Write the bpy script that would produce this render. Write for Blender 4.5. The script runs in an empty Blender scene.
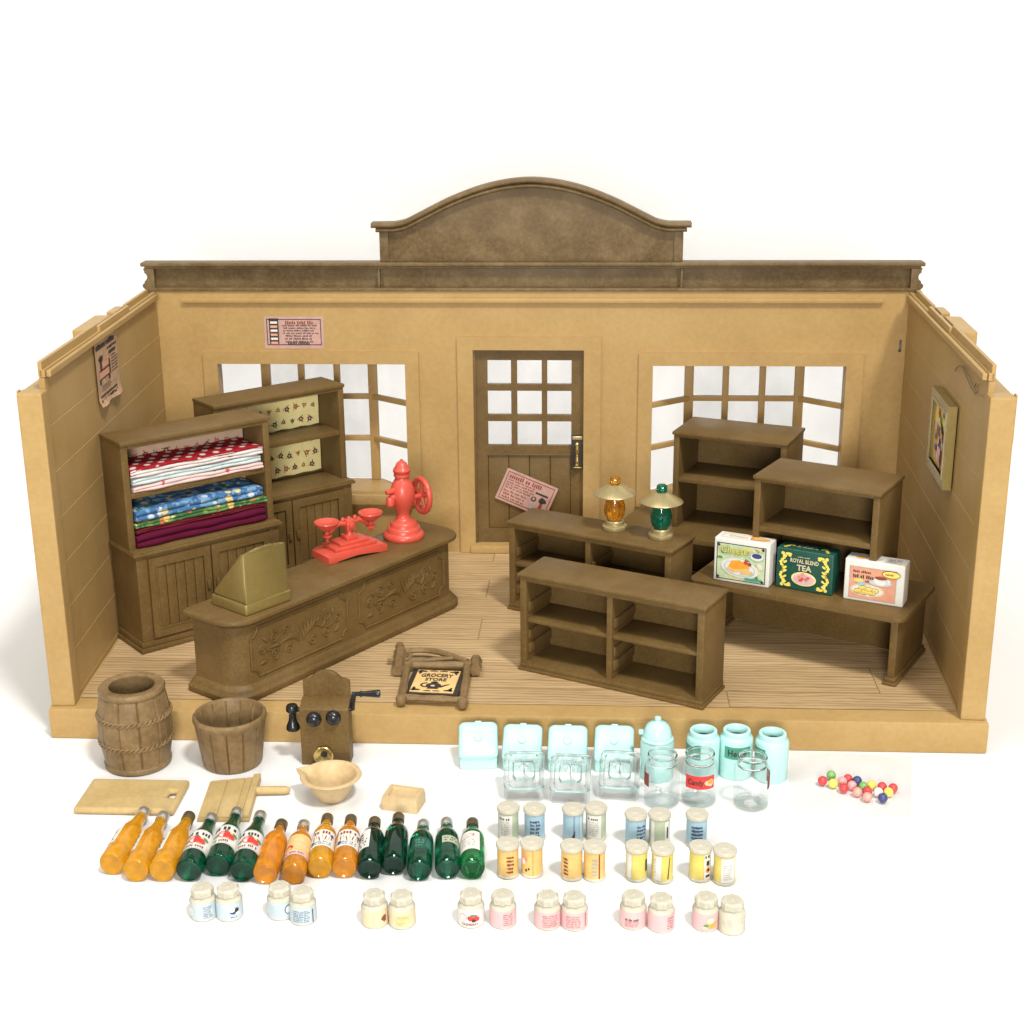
import bpy, bmesh, math, random
from mathutils import Matrix, Vector
from math import sin, cos, pi, radians, atan2, sqrt

scene = bpy.context.scene
col = scene.collection
random.seed(7)

# ------------------------------------------------------------------ camera
F, PITCH, YAW, ROLL = 1462.2, 0.3112, -0.0552, -0.0085
CAM = Vector((3.4859, -8.4526, 4.3008))
FW = Vector((sin(YAW) * cos(PITCH), cos(YAW) * cos(PITCH), -sin(PITCH)))
_r = FW.cross(Vector((0, 0, 1))).normalized()
_u = _r.cross(FW)
RT = _r * cos(ROLL) + _u * sin(ROLL)
UP = _u * cos(ROLL) - _r * sin(ROLL)
cam = bpy.data.cameras.new('camera')
camo = bpy.data.objects.new('camera', cam)
col.objects.link(camo)
camo.matrix_world = Matrix(((RT.x, UP.x, -FW.x, CAM.x), (RT.y, UP.y, -FW.y, CAM.y),
                            (RT.z, UP.z, -FW.z, CAM.z), (0, 0, 0, 1)))
cam.sensor_width = 36
cam.lens = 36 * F / 1024
cam.clip_start, cam.clip_end = 0.1, 200
scene.camera = camo


def ray(px, py):
    return FW + RT * ((px - 512) / F) - UP * ((py - 512) / F)


def at(px, py, z=0.0):
    d = ray(px, py)
    return CAM + d * ((z - CAM.z) / d.z)


def aty(px, py, y):
    d = ray(px, py)
    return CAM + d * ((y - CAM.y) / d.y)


def atplane(px, py, p, n):
    d = ray(px, py)
    return CAM + d * ((Vector(p) - CAM).dot(n) / d.dot(n))


# ------------------------------------------------------------------ materials
MATS = {}


def _new(name):
    m = bpy.data.materials.new(name)
    m.use_nodes = True
    nt = m.node_tree
    return m, nt, nt.nodes['Principled BSDF']


def _coord(nt, scale=(1, 1, 1)):
    tc = nt.nodes.new('ShaderNodeTexCoord')
    mp = nt.nodes.new('ShaderNodeMapping')
    mp.inputs['Scale'].default_value = scale
    nt.links.new(tc.outputs['Object'], mp.inputs['Vector'])
    return mp.outputs['Vector']


def _noise(nt, vec, scale, detail=4, rough=.55):
    n = nt.nodes.new('ShaderNodeTexNoise')
    n.inputs['Scale'].default_value = scale
    n.inputs['Detail'].default_value = detail
    n.inputs['Roughness'].default_value = rough
    nt.links.new(vec, n.inputs['Vector'])
    return n.outputs['Fac']


def _ramp(nt, fac, stops, interp='LINEAR'):
    r = nt.nodes.new('ShaderNodeValToRGB')
    r.color_ramp.interpolation = interp
    els = r.color_ramp.elements
    while len(els) < len(stops):
        els.new(0.5)
    for e, (p, c) in zip(els, stops):
        e.position = p
        e.color = (*c, 1)
    nt.links.new(fac, r.inputs['Fac'])
    return r.outputs['Color']


def _mix(nt, a, b, fac, mode='MIX'):
    m = nt.nodes.new('ShaderNodeMix')
    m.data_type = 'RGBA'
    m.blend_type = mode
    for s, v in ((0, fac), (6, a), (7, b)):
        if isinstance(v, (int, float)):
            m.inputs[s].default_value = v
        elif isinstance(v, tuple):
            m.inputs[s].default_value = (*v, 1)
        else:
            nt.links.new(v, m.inputs[s])
    return m.outputs[2]


def _bump(nt, p, h, strength, dist):
    b = nt.nodes.new('ShaderNodeBump')
    b.inputs['Strength'].default_value = strength
    b.inputs['Distance'].default_value = dist
    nt.links.new(h, b.inputs['Height'])
    nt.links.new(b.outputs['Normal'], p.inputs['Normal'])


def plastic(name, dark, mid, light, rough=.45, scale=(1, 1, 1), s1=5, s2=38, bump=.08):
    """moulded plastic, marbled in two sizes"""
    m, nt, p = _new(name)
    v = _coord(nt, scale)
    a = _noise(nt, v, s1, 5, .6)
    b = _noise(nt, v, s2, 4, .65)
    c1 = _ramp(nt, a, [(.36, dark), (.5, mid), (.64, light)])
    c2 = _ramp(nt, b, [(.36, dark), (.5, mid), (.64, light)])
    nt.links.new(_mix(nt, c1, c2, .45), p.inputs['Base Color'])
    rr = _ramp(nt, b, [(.3, (rough * .8,) * 3), (.7, (min(1, rough * 1.25),) * 3)])
    nt.links.new(rr, p.inputs['Roughness'])
    p.inputs['Specular IOR Level'].default_value = .2
    _bump(nt, p, _noise(nt, v, 90, 3), bump, .01)
    MATS[name] = m
    return m


def simple(name, c, rough=.5, metal=0.0, var=.06, bump=0, spec=.5):
    m, nt, p = _new(name)
    v = _coord(nt)
    lo = tuple(x * (1 - var * 2) for x in c)
    hi = tuple(min(1, x * (1 + var)) for x in c)
    nt.links.new(_ramp(nt, _noise(nt, v, 18, 5, .6), [(.3, lo), (.65, hi)]), p.inputs['Base Color'])
    p.inputs['Roughness'].default_value = rough
    p.inputs['Metallic'].default_value = metal
    p.inputs['Specular IOR Level'].default_value = spec
    if bump:
        _bump(nt, p, _noise(nt, v, 60, 3), bump, .01)
    MATS[name] = m
    return m


def tinted(name, c, trans=.75, rough=.12, ior=1.4):
    m, nt, p = _new(name)
    v = _coord(nt)
    lo = tuple(x * .72 for x in c)
    nt.links.new(_ramp(nt, _noise(nt, v, 14, 3), [(.35, lo), (.65, c)]), p.inputs['Base Color'])
    p.inputs['Roughness'].default_value = rough
    p.inputs['IOR'].default_value = ior
    p.inputs['Transmission Weight'].default_value = trans
    MATS[name] = m
    return m


def film(name, tint, gloss, rough=.1):
    """thin clear sheet"""
    m = bpy.data.materials.new(name)
    m.use_nodes = True
    nt = m.node_tree
    nt.nodes.remove(nt.nodes['Principled BSDF'])
    t = nt.nodes.new('ShaderNodeBsdfTransparent')
    t.inputs[0].default_value = (*tint, 1)
    g = nt.nodes.new('ShaderNodeBsdfGlossy')
    g.inputs['Roughness'].default_value = rough
    x = nt.nodes.new('ShaderNodeMixShader')
    v = _coord(nt)
    f = _ramp(nt, _noise(nt, v, 3.5, 3), [(.35, (gloss * .4,) * 3), (.7, (gloss * 1.6,) * 3)])
    nt.links.new(f, x.inputs[0])
    nt.links.new(t.outputs[0], x.inputs[1])
    nt.links.new(g.outputs[0], x.inputs[2])
    nt.links.new(x.outputs[0], nt.nodes['Material Output'].inputs['Surface'])
    MATS[name] = m
    return m


TAN = plastic('tan_plastic', (.365, .230, .083), (.40, .257, .097), (.435, .286, .113), .42, s1=2.2, s2=26)
BROWN = plastic('brown_plastic', (.108, .063, .0195), (.134, .081, .0265), (.168, .106, .040), .45, s1=3.5, s2=55)
UMBER = plastic('umber_plastic', (.100, .062, .025), (.136, .088, .037), (.195, .134, .065), .46, s1=5, s2=34)
RUSTIC = plastic('rustic_plastic', (.14, .088, .037), (.19, .122, .054), (.25, .165, .08), .40, s1=6, s2=30, bump=.2)
BUFF = plastic('buff_plastic', (.41, .29, .12), (.46, .33, .145), (.51, .375, .175), .4, s1=4, s2=30, bump=.05)
CREAM = plastic('cream_plastic', (.49, .355, .18), (.55, .405, .215), (.60, .46, .26), .38, s1=4, s2=30, bump=.05)
IVORY = plastic('ivory_plastic', (.43, .40, .31), (.51, .48, .385), (.59, .56, .46), .45, s1=9, s2=40, bump=.06)
RED = simple('red_plastic', (.57, .078, .048), .33, var=.05)
AQUA = simple('aqua_plastic', (.44, .715, .68), .3, var=.03)
GOLD = simple('gold_plastic', (.33, .25, .085), .27, metal=.6, var=.04)
BRASS = simple('brass_metal', (.62, .46, .17), .25, metal=.85, var=.1)
PALEGOLD = simple('pale_gold_metal', (.42, .335, .16), .34, metal=.5, var=.06)
BLACK = simple('black_plastic', (.012, .012, .013), .25, var=.1)
INK = simple('ink', (.03, .022, .018), .7, var=.1)
RUST = simple('rust_ink', (.23, .05, .025), .7)
WHITE = simple('white_paper', (.68, .665, .61), .6, var=.03)
PAPERC = simple('cream_paper', (.64, .53, .34), .6, var=.05)
PINKP = simple('pink_paper', (.48, .285, .235), .65, var=.08)
MANILA = simple('manila_paper', (.72, .48, .19), .6, var=.07)
OLDP = simple('faded_paper', (.46, .285, .165), .7, var=.1)
DGREEN = simple('dark_green_paper', (.012, .075, .05), .4, var=.08)
YELLOW = simple('yellow_ink', (.85, .66, .12), .5)
LEMON = simple('lemon_paper', (.66, .55, .13), .5, var=.06)
AMBERP = simple('amber_paper', (.70, .46, .15), .5, var=.08)
ORANGE = simple('orange_ink', (.80, .32, .03), .5)
SALMON = simple('salmon_ink', (.66, .30, .19), .5)
REDI = simple('red_ink', (.62, .04, .035), .5)
PINK = simple('pink_ink', (.82, .45, .46), .5, var=.04)
LPINK = simple('light_pink_paper', (.68, .41, .41), .5, var=.03)
SKY = simple('sky_blue_paper', (.30, .46, .55), .5, var=.05)
PBLUE = simple('pale_blue_paper', (.46, .54, .57), .5, var=.03)
SAGE = simple('sage_paper', (.40, .47, .33), .5, var=.05)
LSAGE = simple('light_sage_ink', (.50, .60, .36), .5)
NAVY = simple('navy_ink', (.035, .06, .16), .5)
GRASS = simple('leaf_ink', (.09, .24, .07), .5)
EMER = simple('emerald_paper', (.06, .30, .20), .5)
GREYI = simple('grey_ink', (.36, .35, .33), .6)
SILVER = simple('silver_metal', (.60, .58, .55), .3, metal=.8, var=.1)
BCAP = simple('bronze_cap', (.13, .095, .05), .35, metal=.4, var=.15)
AMBER = tinted('amber_plastic', (1.0, .50, .025), .58, .06)
HONEY = tinted('honey_plastic', (1.0, .41, .03), .60, .06)
OLIVE = tinted('bottle_green_plastic', (.006, .20, .10), .88, .05)
DKGRN = tinted('deep_green_plastic', (.004, .10, .055), .85, .05)
BRGRN = tinted('bright_green_plastic', (.02, .45, .13), .88, .05)
GLOBEA = tinted('amber_globe', (.95, .45, .04), .8, .08)
GLOBEG = tinted('green_globe', (.01, .22, .12), .6, .08)
CLEAR = tinted('clear_plastic', (.97, .98, .98), 1.0, .03, 1.35)
PANE = film('window_film', (.90, .905, .925), .06, .25)
_nt = PANE.node_tree
_v = _coord(_nt, (1.6, 1.6, .55))
_nt.links.new(_ramp(_nt, _noise(_nt, _v, 3.2, 4, .6), [(.32, (.87, .871, .878)), (.5, (.89, .891, .895)), (.68, (.915, .915, .917))]), [n for n in _nt.nodes if n.type == 'BSDF_TRANSPARENT'][0].inputs[0])  # streaky grey tint paints in the shaded backdrop and the film's reflection haze
BAG = film('bag_film', (.994, .993, .993), .035, .15)
CLEARFILM = film('jar_film', (.965, .972, .972), .10, .05)
# thin walled clear plastic: greyer where it is seen edge on
_nt = CLEARFILM.node_tree
_lw = _nt.nodes.new('ShaderNodeLayerWeight')
_lw.inputs['Blend'].default_value = .35
_tr = [n for n in _nt.nodes if n.type == 'BSDF_TRANSPARENT'][0]
_nt.links.new(_ramp(_nt, _lw.outputs['Facing'], [(.0, (.992, .995, .995)), (.65, (.97, .975, .972)), (.95, (.85, .865, .86))]), _tr.inputs[0])
_nt.links.new(_ramp(_nt, _lw.outputs['Fresnel'], [(.0, (.04,) * 3), (.5, (.10,) * 3), (1, (.22,) * 3)]), [n for n in _nt.nodes if n.type == 'MIX_SHADER'][0].inputs[0])

SCUFF = simple('scuffed_plastic', (.20, .13, .05), .6)
# white seamless paper
m, nt, p = _new('white_sweep')
v = _coord(nt)
nt.links.new(_ramp(nt, _noise(nt, v, .7, 3), [(.3, (.735, .733, .716)), (.7, (.75, .748, .735))]), p.inputs['Base Color'])
p.inputs['Roughness'].default_value = .6
SWEEP = m

# oak floor board: streaks along x, planks of .62 with end joints
m, nt, p = _new('oak_floor')
tc = nt.nodes.new('ShaderNodeTexCoord')
br = nt.nodes.new('ShaderNodeTexBrick')
br.offset = .37
br.inputs['Scale'].default_value = 1
br.inputs['Brick Width'].default_value = 2.7
br.inputs['Row Height'].default_value = .41
br.inputs['Mortar Size'].default_value = .0045
br.inputs['Bias'].default_value = 0
br.inputs['Color1'].default_value = (.30, .30, .30, 1)
br.inputs['Color2'].default_value = (.75, .75, .75, 1)
br.inputs['Mortar'].default_value = (.1, .1, .1, 1)
nt.links.new(tc.outputs['Object'], br.inputs['Vector'])
mp = nt.nodes.new('ShaderNodeMapping')
mp.inputs['Scale'].default_value = (.55, 5.5, 1)
off = nt.nodes.new('ShaderNodeVectorMath')
off.operation = 'ADD'
nt.links.new(tc.outputs['Object'], off.inputs[0])
sc_ = nt.nodes.new('ShaderNodeVectorMath')
sc_.operation = 'SCALE'
sc_.inputs['Scale'].default_value = 7
nt.links.new(br.outputs['Color'], sc_.inputs[0])
nt.links.new(sc_.outputs[0], off.inputs[1])
nt.links.new(off.outputs[0], mp.inputs['Vector'])
g1 = _noise(nt, mp.outputs[0], 2.4, 6, .65)
mp2 = nt.nodes.new('ShaderNodeMapping')
mp2.inputs['Scale'].default_value = (.8, 13, 1)
nt.links.new(off.outputs[0], mp2.inputs['Vector'])
g2 = _noise(nt, mp2.outputs[0], 3.2, 4, .6)
# cathedral figure
mp3 = nt.nodes.new('ShaderNodeMapping')
mp3.inputs['Scale'].default_value = (.55, 3.0, 1)
nt.links.new(off.outputs[0], mp3.inputs['Vector'])
wv = nt.nodes.new('ShaderNodeTexWave')
wv.wave_type = 'BANDS'
wv.bands_direction = 'Y'
wv.inputs['Scale'].default_value = 2.6
wv.inputs['Distortion'].default_value = 7.0
wv.inputs['Detail'].default_value = 3
wv.inputs['Detail Scale'].default_value = 1.3
nt.links.new(mp3.outputs[0], wv.inputs['Vector'])
ca = _ramp(nt, g1, [(.28, (.27, .17, .075)), (.5, (.48, .335, .165)), (.72, (.61, .45, .255))])
cb = _ramp(nt, g2, [(.30, (.25, .155, .07)), (.52, (.49, .345, .175)), (.74, (.61, .45, .26))])
cc = _ramp(nt, wv.outputs['Fac'], [(.08, (.22, .125, .055)), (.40, (.48, .33, .165)), (.8, (.57, .415, .23))])
c = _mix(nt, ca, cb, .5)
c = _mix(nt, c, cc, .42)
tone = _ramp(nt, br.outputs['Color'], [(.09, (.55, .48, .42)), (.3, (.90, .87, .84)), (.75, (1.06, 1.055, 1.06))])
nt.links.new(_mix(nt, c, tone, 1.0, 'MULTIPLY'), p.inputs['Base Color'])
p.inputs['Roughness'].default_value = .5
_bump(nt, p, g2, .12, .01)
OAK = m


# printed cloths ---------------------------------------------------
def cloth(name, ground, spots, scale, thr, rough=.9, second=None, squash=(1, 1, 1)):
    """ground colour with blots of the spot colours"""
    m, nt, p = _new(name)
    v = _coord(nt, squash)
    vo = nt.nodes.new('ShaderNodeTexVoronoi')
    vo.inputs['Scale'].default_value = scale
    vo.inputs['Randomness'].default_value = .75
    nt.links.new(v, vo.inputs['Vector'])
    n = _noise(nt, v, scale * 2.2, 3)
    ad = nt.nodes.new('ShaderNodeMath')
    ad.operation = 'MULTIPLY_ADD'
    nt.links.new(n, ad.inputs[0])
    ad.inputs[1].default_value = .55
    nt.links.new(vo.outputs['Distance'], ad.inputs[2])
    msk = _ramp(nt, ad.outputs[0], [(thr, (1, 1, 1)), (thr + .06, (0, 0, 0))])
    sep = nt.nodes.new('ShaderNodeSeparateColor')
    nt.links.new(vo.outputs['Color'], sep.inputs[0])
    st = [(i / len(spots), s) for i, s in enumerate(spots)]
    sc = _ramp(nt, sep.outputs[0], st, 'CONSTANT') if len(spots) > 1 else spots[0]
    base = ground
    if second:
        base = _mix(nt, ground, second, _ramp(nt, _noise(nt, v, scale * 1.1, 3), [(.5, (0, 0, 0)), (.56, (1, 1, 1))]))
    nt.links.new(_mix(nt, base, sc, msk), p.inputs['Base Color'])
    p.inputs['Roughness'].default_value = rough
    p.inputs['Specular IOR Level'].default_value = .15
    _bump(nt, p, _noise(nt, v, 70, 2), .25, .01)
    return m


def dotted(name, ground, spot, nx, ny, r):
    m, nt, p = _new(name)
    v = _coord(nt, (nx, ny, .001))
    br = nt.nodes.new('ShaderNodeSeparateXYZ')
    nt.links.new(v, br.inputs[0])

    def math(op, a, b=None):
        n = nt.nodes.new('ShaderNodeMath')
        n.operation = op
        for i, q in enumerate((a, b)):
            if q is None:
                continue
            if isinstance(q, (int, float)):
                n.inputs[i].default_value = q
            else:
                nt.links.new(q, n.inputs[i])
        return n.outputs[0]
    row = math('FLOOR', br.outputs[1])
    sh = math('MULTIPLY', math('MODULO', row, 2), .5)
    fx = math('SUBTRACT', math('FRACT', math('ADD', br.outputs[0], sh)), .5)
    fy = math('SUBTRACT', math('FRACT', br.outputs[1]), .5)
    d = math('ADD', math('MULTIPLY', fx, fx), math('MULTIPLY', math('MULTIPLY', fy, fy), .55))
    msk = _ramp(nt, d, [(r, (1, 1, 1)), (r + .03, (0, 0, 0))])
    gr = _ramp(nt, _noise(nt, v, 3, 2), [(.3, tuple(x * .6 for x in ground)), (.7, ground)])
    nt.links.new(_mix(nt, gr, spot, msk), p.inputs['Base Color'])
    p.inputs['Roughness'].default_value = .9
    p.inputs['Specular IOR Level'].default_value = .15
    return m


C_RED = dotted('red_spotted_cloth', (.34, .012, .02), (.66, .55, .50), 9.5, 14, .032)
C_ICE = cloth('ice_cloth', (.52, .60, .59), [(.36, .48, .50), (.64, .66, .64)], 16, .46)
C_ROSE = cloth('rose_cloth', (.66, .48, .45), [(.52, .08, .08), (.68, .62, .58), (.30, .36, .20)], 14, .45)
C_BLUE = cloth('blue_floral_cloth', (.05, .13, .28), [(.62, .50, .22), (.20, .36, .58), (.50, .56, .60), (.05, .15, .10)], 14, .62, second=(.15, .29, .46))
C_GREEN = cloth('green_fruit_cloth', (.05, .13, .045), [(.65, .42, .13), (.36, .45, .10), (.52, .16, .06), (.60, .55, .26)], 14, .60, second=(.14, .26, .08))
C_PLAID = cloth('dark_red_plaid_cloth', (.13, .012, .018), [(.03, .01, .012), (.36, .05, .04)], 18, .36)
C_MAROON = cloth('maroon_cloth', (.085, .004, .022), [(.10, .006, .028)], 20, .2)
W_YELLOW = simple('yellow_wall_paper', (.95, .85, .40), .55, var=.04)
W_PINK = simple('pink_wall_paper', (.60, .42, .30), .6, var=.05)
PLUM = simple('plum_ink', (.17, .025, .05), .6)
MOSS = simple('moss_ink', (.055, .075, .035), .6)
BRICK = simple('brick_ink', (.46, .12, .05), .6)


# ------------------------------------------------------------------ mesh builder
class MB:
    def __init__(self):
        self.bm = bmesh.new()
        self.mats = []

    def mi(self, m):
        if m not in self.mats:
            self.mats.append(m)
        return self.mats.index(m)

    def _merge(self, tb, M, mat):
        i = self.mi(mat)
        for f in tb.faces:
            f.material_index = i
        if M is not None:
            tb.transform(M)
        bmesh.ops.recalc_face_normals(tb, faces=tb.faces[:])
        me = bpy.data.meshes.new('tmp')
        tb.to_mesh(me)
        tb.free()
        self.bm.from_mesh(me)
        bpy.data.meshes.remove(me)

    def box(self, x0, x1, y0, y1, z0, z1, mat, bev=.008, M=None, seg=2):
        tb = bmesh.new()
        bmesh.ops.create_cube(tb, size=1)
        tb.transform(Matrix.Translation(((x0 + x1) / 2, (y0 + y1) / 2, (z0 + z1) / 2)) @
                     Matrix.Diagonal((x1 - x0, y1 - y0, z1 - z0, 1)))
        if bev:
            bev = min(bev, .45 * min(abs(x1 - x0), abs(y1 - y0), abs(z1 - z0)))
            bmesh.ops.bevel(tb, geom=tb.edges[:], offset=bev, segments=seg, profile=.6, affect='EDGES')
        self._merge(tb, M, mat)
        return self

    def lathe(self, prof, mat, n=32, M=None, rmod=None, closed=False, cap=True):
        """prof: (r, z) list; ends at r=0 close by themselves; closed joins last to first"""
        tb = bmesh.new()
        rings = []
        for r, z in prof:
            if r < 1e-6:
                rings.append([tb.verts.new((0, 0, z))])
            else:
                rg = []
                for k in range(n):
                    a = 2 * pi * k / n
                    rr = r if rmod is None else r + rmod(a, r, z)
                    rg.append(tb.verts.new((rr * cos(a), rr * sin(a), z)))
                rings.append(rg)
        pairs = list(zip(rings, rings[1:]))
        if closed:
            pairs.append((rings[-1], rings[0]))
        for A, B in pairs:
            for k in range(n):
                k2 = (k + 1) % n
                if len(A) == 1 and len(B) == 1:
                    continue
                if len(A) == 1:
                    tb.faces.new((A[0], B[k], B[k2]))
                elif len(B) == 1:
                    tb.faces.new((A[k], A[k2], B[0]))
                else:
                    tb.faces.new((A[k], A[k2], B[k2], B[k]))
        if not closed and cap:
            for R_ in (rings[0], rings[-1]):
                if len(R_) > 1:
                    tb.faces.new(R_)
        self._merge(tb, M, mat)
        return self

    def tube(self, pts, r, mat, n=8, M=None, loop=False):
        """r: one radius or a list"""
        P = [Vector(p) for p in pts]
        rs = r if isinstance(r, (list, tuple)) else [r] * len(P)
        tb = bmesh.new()
        rings = []
        up = Vector((0, 0, 1))
        N = len(P)
        prev = None
        for i, p in enumerate(P):
            if loop:
                t = (P[(i + 1) % N] - P[i - 1]).normalized()
            else:
                t = (P[min(i + 1, N - 1)] - P[max(i - 1, 0)]).normalized()
            if prev is None:
                a = up if abs(t.dot(up)) < .9 else Vector((1, 0, 0))
                x = t.cross(a).normalized()
            else:
                x = (prev - t * prev.dot(t)).normalized()
            prev = x
            y = t.cross(x)
            rings.append([tb.verts.new(p + (x * cos(2 * pi * k / n) + y * sin(2 * pi * k / n)) * rs[i]) for k in range(n)])
        pr = list(zip(rings, rings[1:]))
        if loop:
            pr.append((rings[-1], rings[0]))
        for A, B in pr:
            for k in range(n):
                tb.faces.new((A[k], A[(k + 1) % n], B[(k + 1) % n], B[k]))
        if not loop:
            tb.faces.new(rings[0])
            tb.faces.new(rings[-1])
        self._merge(tb, M, mat)
        return self

    def prism(self, pts, h0, h1, mat, M=None, bev=0, seg=2):
        """outline in xy, from z=h0 to h1"""
        tb = bmesh.new()
        A = [tb.verts.new((x, y, h0)) for x, y in pts]
        B = [tb.verts.new((x, y, h1)) for x, y in pts]
        n = len(pts)
        fa = tb.faces.new(A)
        fb = tb.faces.new(B)
        for k in range(n):
            tb.faces.new((A[k], A[(k + 1) % n], B[(k + 1) % n], B[k]))
        if bev:
            es = list(fa.edges) + list(fb.edges)
            bmesh.ops.bevel(tb, geom=es, offset=bev, segments=seg, profile=.6, affect='EDGES')
        self._merge(tb, M, mat)
        return self

    def loft(self, loops, mat, M=None, cap=True):
        """closed loops of equal length"""
        tb = bmesh.new()
        R_ = [[tb.verts.new(p) for p in L] for L in loops]
        n = len(R_[0])
        for A, B in zip(R_, R_[1:]):
            for k in range(n):
                tb.faces.new((A[k], A[(k + 1) % n], B[(k + 1) % n], B[k]))
        if cap:
            tb.faces.new(R_[0])
            tb.faces.new(R_[-1])
        self._merge(tb, M, mat)
        return self

    def sheet(self, nu, nv, fn, mat, M=None):
        tb = bmesh.new()
        V = [[tb.verts.new(fn(i / nu, j / nv)) for j in range(nv + 1)] for i in range(nu + 1)]
        for i in range(nu):
            for j in range(nv):
                tb.faces.new((V[i][j], V[i + 1][j], V[i + 1][j + 1], V[i][j + 1]))
        self._merge(tb, M, mat)
        return self

    def holed(self, x0, x1, z0, z1, holes, y0, y1, mat, M=None, extra_x=(), extra_z=()):
        """slab in xz from y0 to y1 with rectangular holes, one clean shell"""
        xs = sorted({x0, x1, *extra_x, *[h[0] for h in holes], *[h[1] for h in holes]})
        zs = sorted({z0, z1, *extra_z, *[h[2] for h in holes], *[h[3] for h in holes]})
        tb = bmesh.new()
        vf, vb = {}, {}

        def V(d, i, j, y):
            if (i, j) not in d:
                d[i, j] = tb.verts.new((xs[i], y, zs[j]))
            return d[i, j]

        def solid(i, j):
            if i < 0 or j < 0 or i >= len(xs) - 1 or j >= len(zs) - 1:
                return False
            cx, cz = (xs[i] + xs[i + 1]) / 2, (zs[j] + zs[j + 1]) / 2
            return not any(h[0] < cx < h[1] and h[2] < cz < h[3] for h in holes)
        for i in range(len(xs) - 1):
            for j in range(len(zs) - 1):
                if not solid(i, j):
                    continue
                q = ((i, j), (i + 1, j), (i + 1, j + 1), (i, j + 1))
                tb.faces.new([V(vf, a, b, y0) for a, b in q])
                tb.faces.new([V(vb, a, b, y1) for a, b in reversed(q)])
                for (a, b), (di, dj) in (((q[0], q[1]), (0, -1)), ((q[1], q[2]), (1, 0)), ((q[2], q[3]), (0, 1)), ((q[3], q[0]), (-1, 0))):
                    if not solid(i + di, j + dj):
                        tb.faces.new((V(vf, *a, y0), V(vb, *a, y1), V(vb, *b, y1), V(vf, *b, y0)))
        self._merge(tb, M, mat)
        return self

    def ob(self, name, parent=None, loc=None, sharp=38, label=None):
        me = bpy.data.meshes.new(name)
        self.bm.to_mesh(me)
        self.bm.free()
        for m in self.mats:
            me.materials.append(m)
        for p in me.polygons:
            p.use_smooth = True
        me.set_sharp_from_angle(angle=radians(sharp))
        o = bpy.data.objects.new(name, me)
        col.objects.link(o)
        if parent:
            o.parent = parent
        if loc is not None:
            o.location = loc
        if label:
            o['label'] = label
        return o


def frame(o, right, up):
    r, u = Vector(right).normalized(), Vector(up).normalized()
    n = r.cross(u)
    o = Vector(o)
    return Matrix(((r.x, u.x, n.x, o.x), (r.y, u.y, n.y, o.y), (r.z, u.z, n.z, o.z), (0, 0, 0, 1)))


# ------------------------------------------------------------------ printed art
_txt = {}


def text_polys(s, bold=0.0):
    if (s, bold) not in _txt:
        cu = bpy.data.curves.new('t', 'FONT')
        cu.body = s
        cu.align_x = 'CENTER'
        cu.align_y = 'CENTER'
        cu.resolution_u = 2
        cu.offset = bold
        o = bpy.data.objects.new('t', cu)
        col.objects.link(o)
        bpy.context.view_layer.update()
        me = bpy.data.meshes.new_from_object(o.evaluated_get(bpy.context.evaluated_depsgraph_get()))
        _txt[s, bold] = [[(me.vertices[i].co.x, me.vertices[i].co.y) for i in p.vertices] for p in me.polygons]
        bpy.data.objects.remove(o)
        bpy.data.curves.remove(cu)
        bpy.data.meshes.remove(me)
    return _txt[s, bold]


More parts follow.
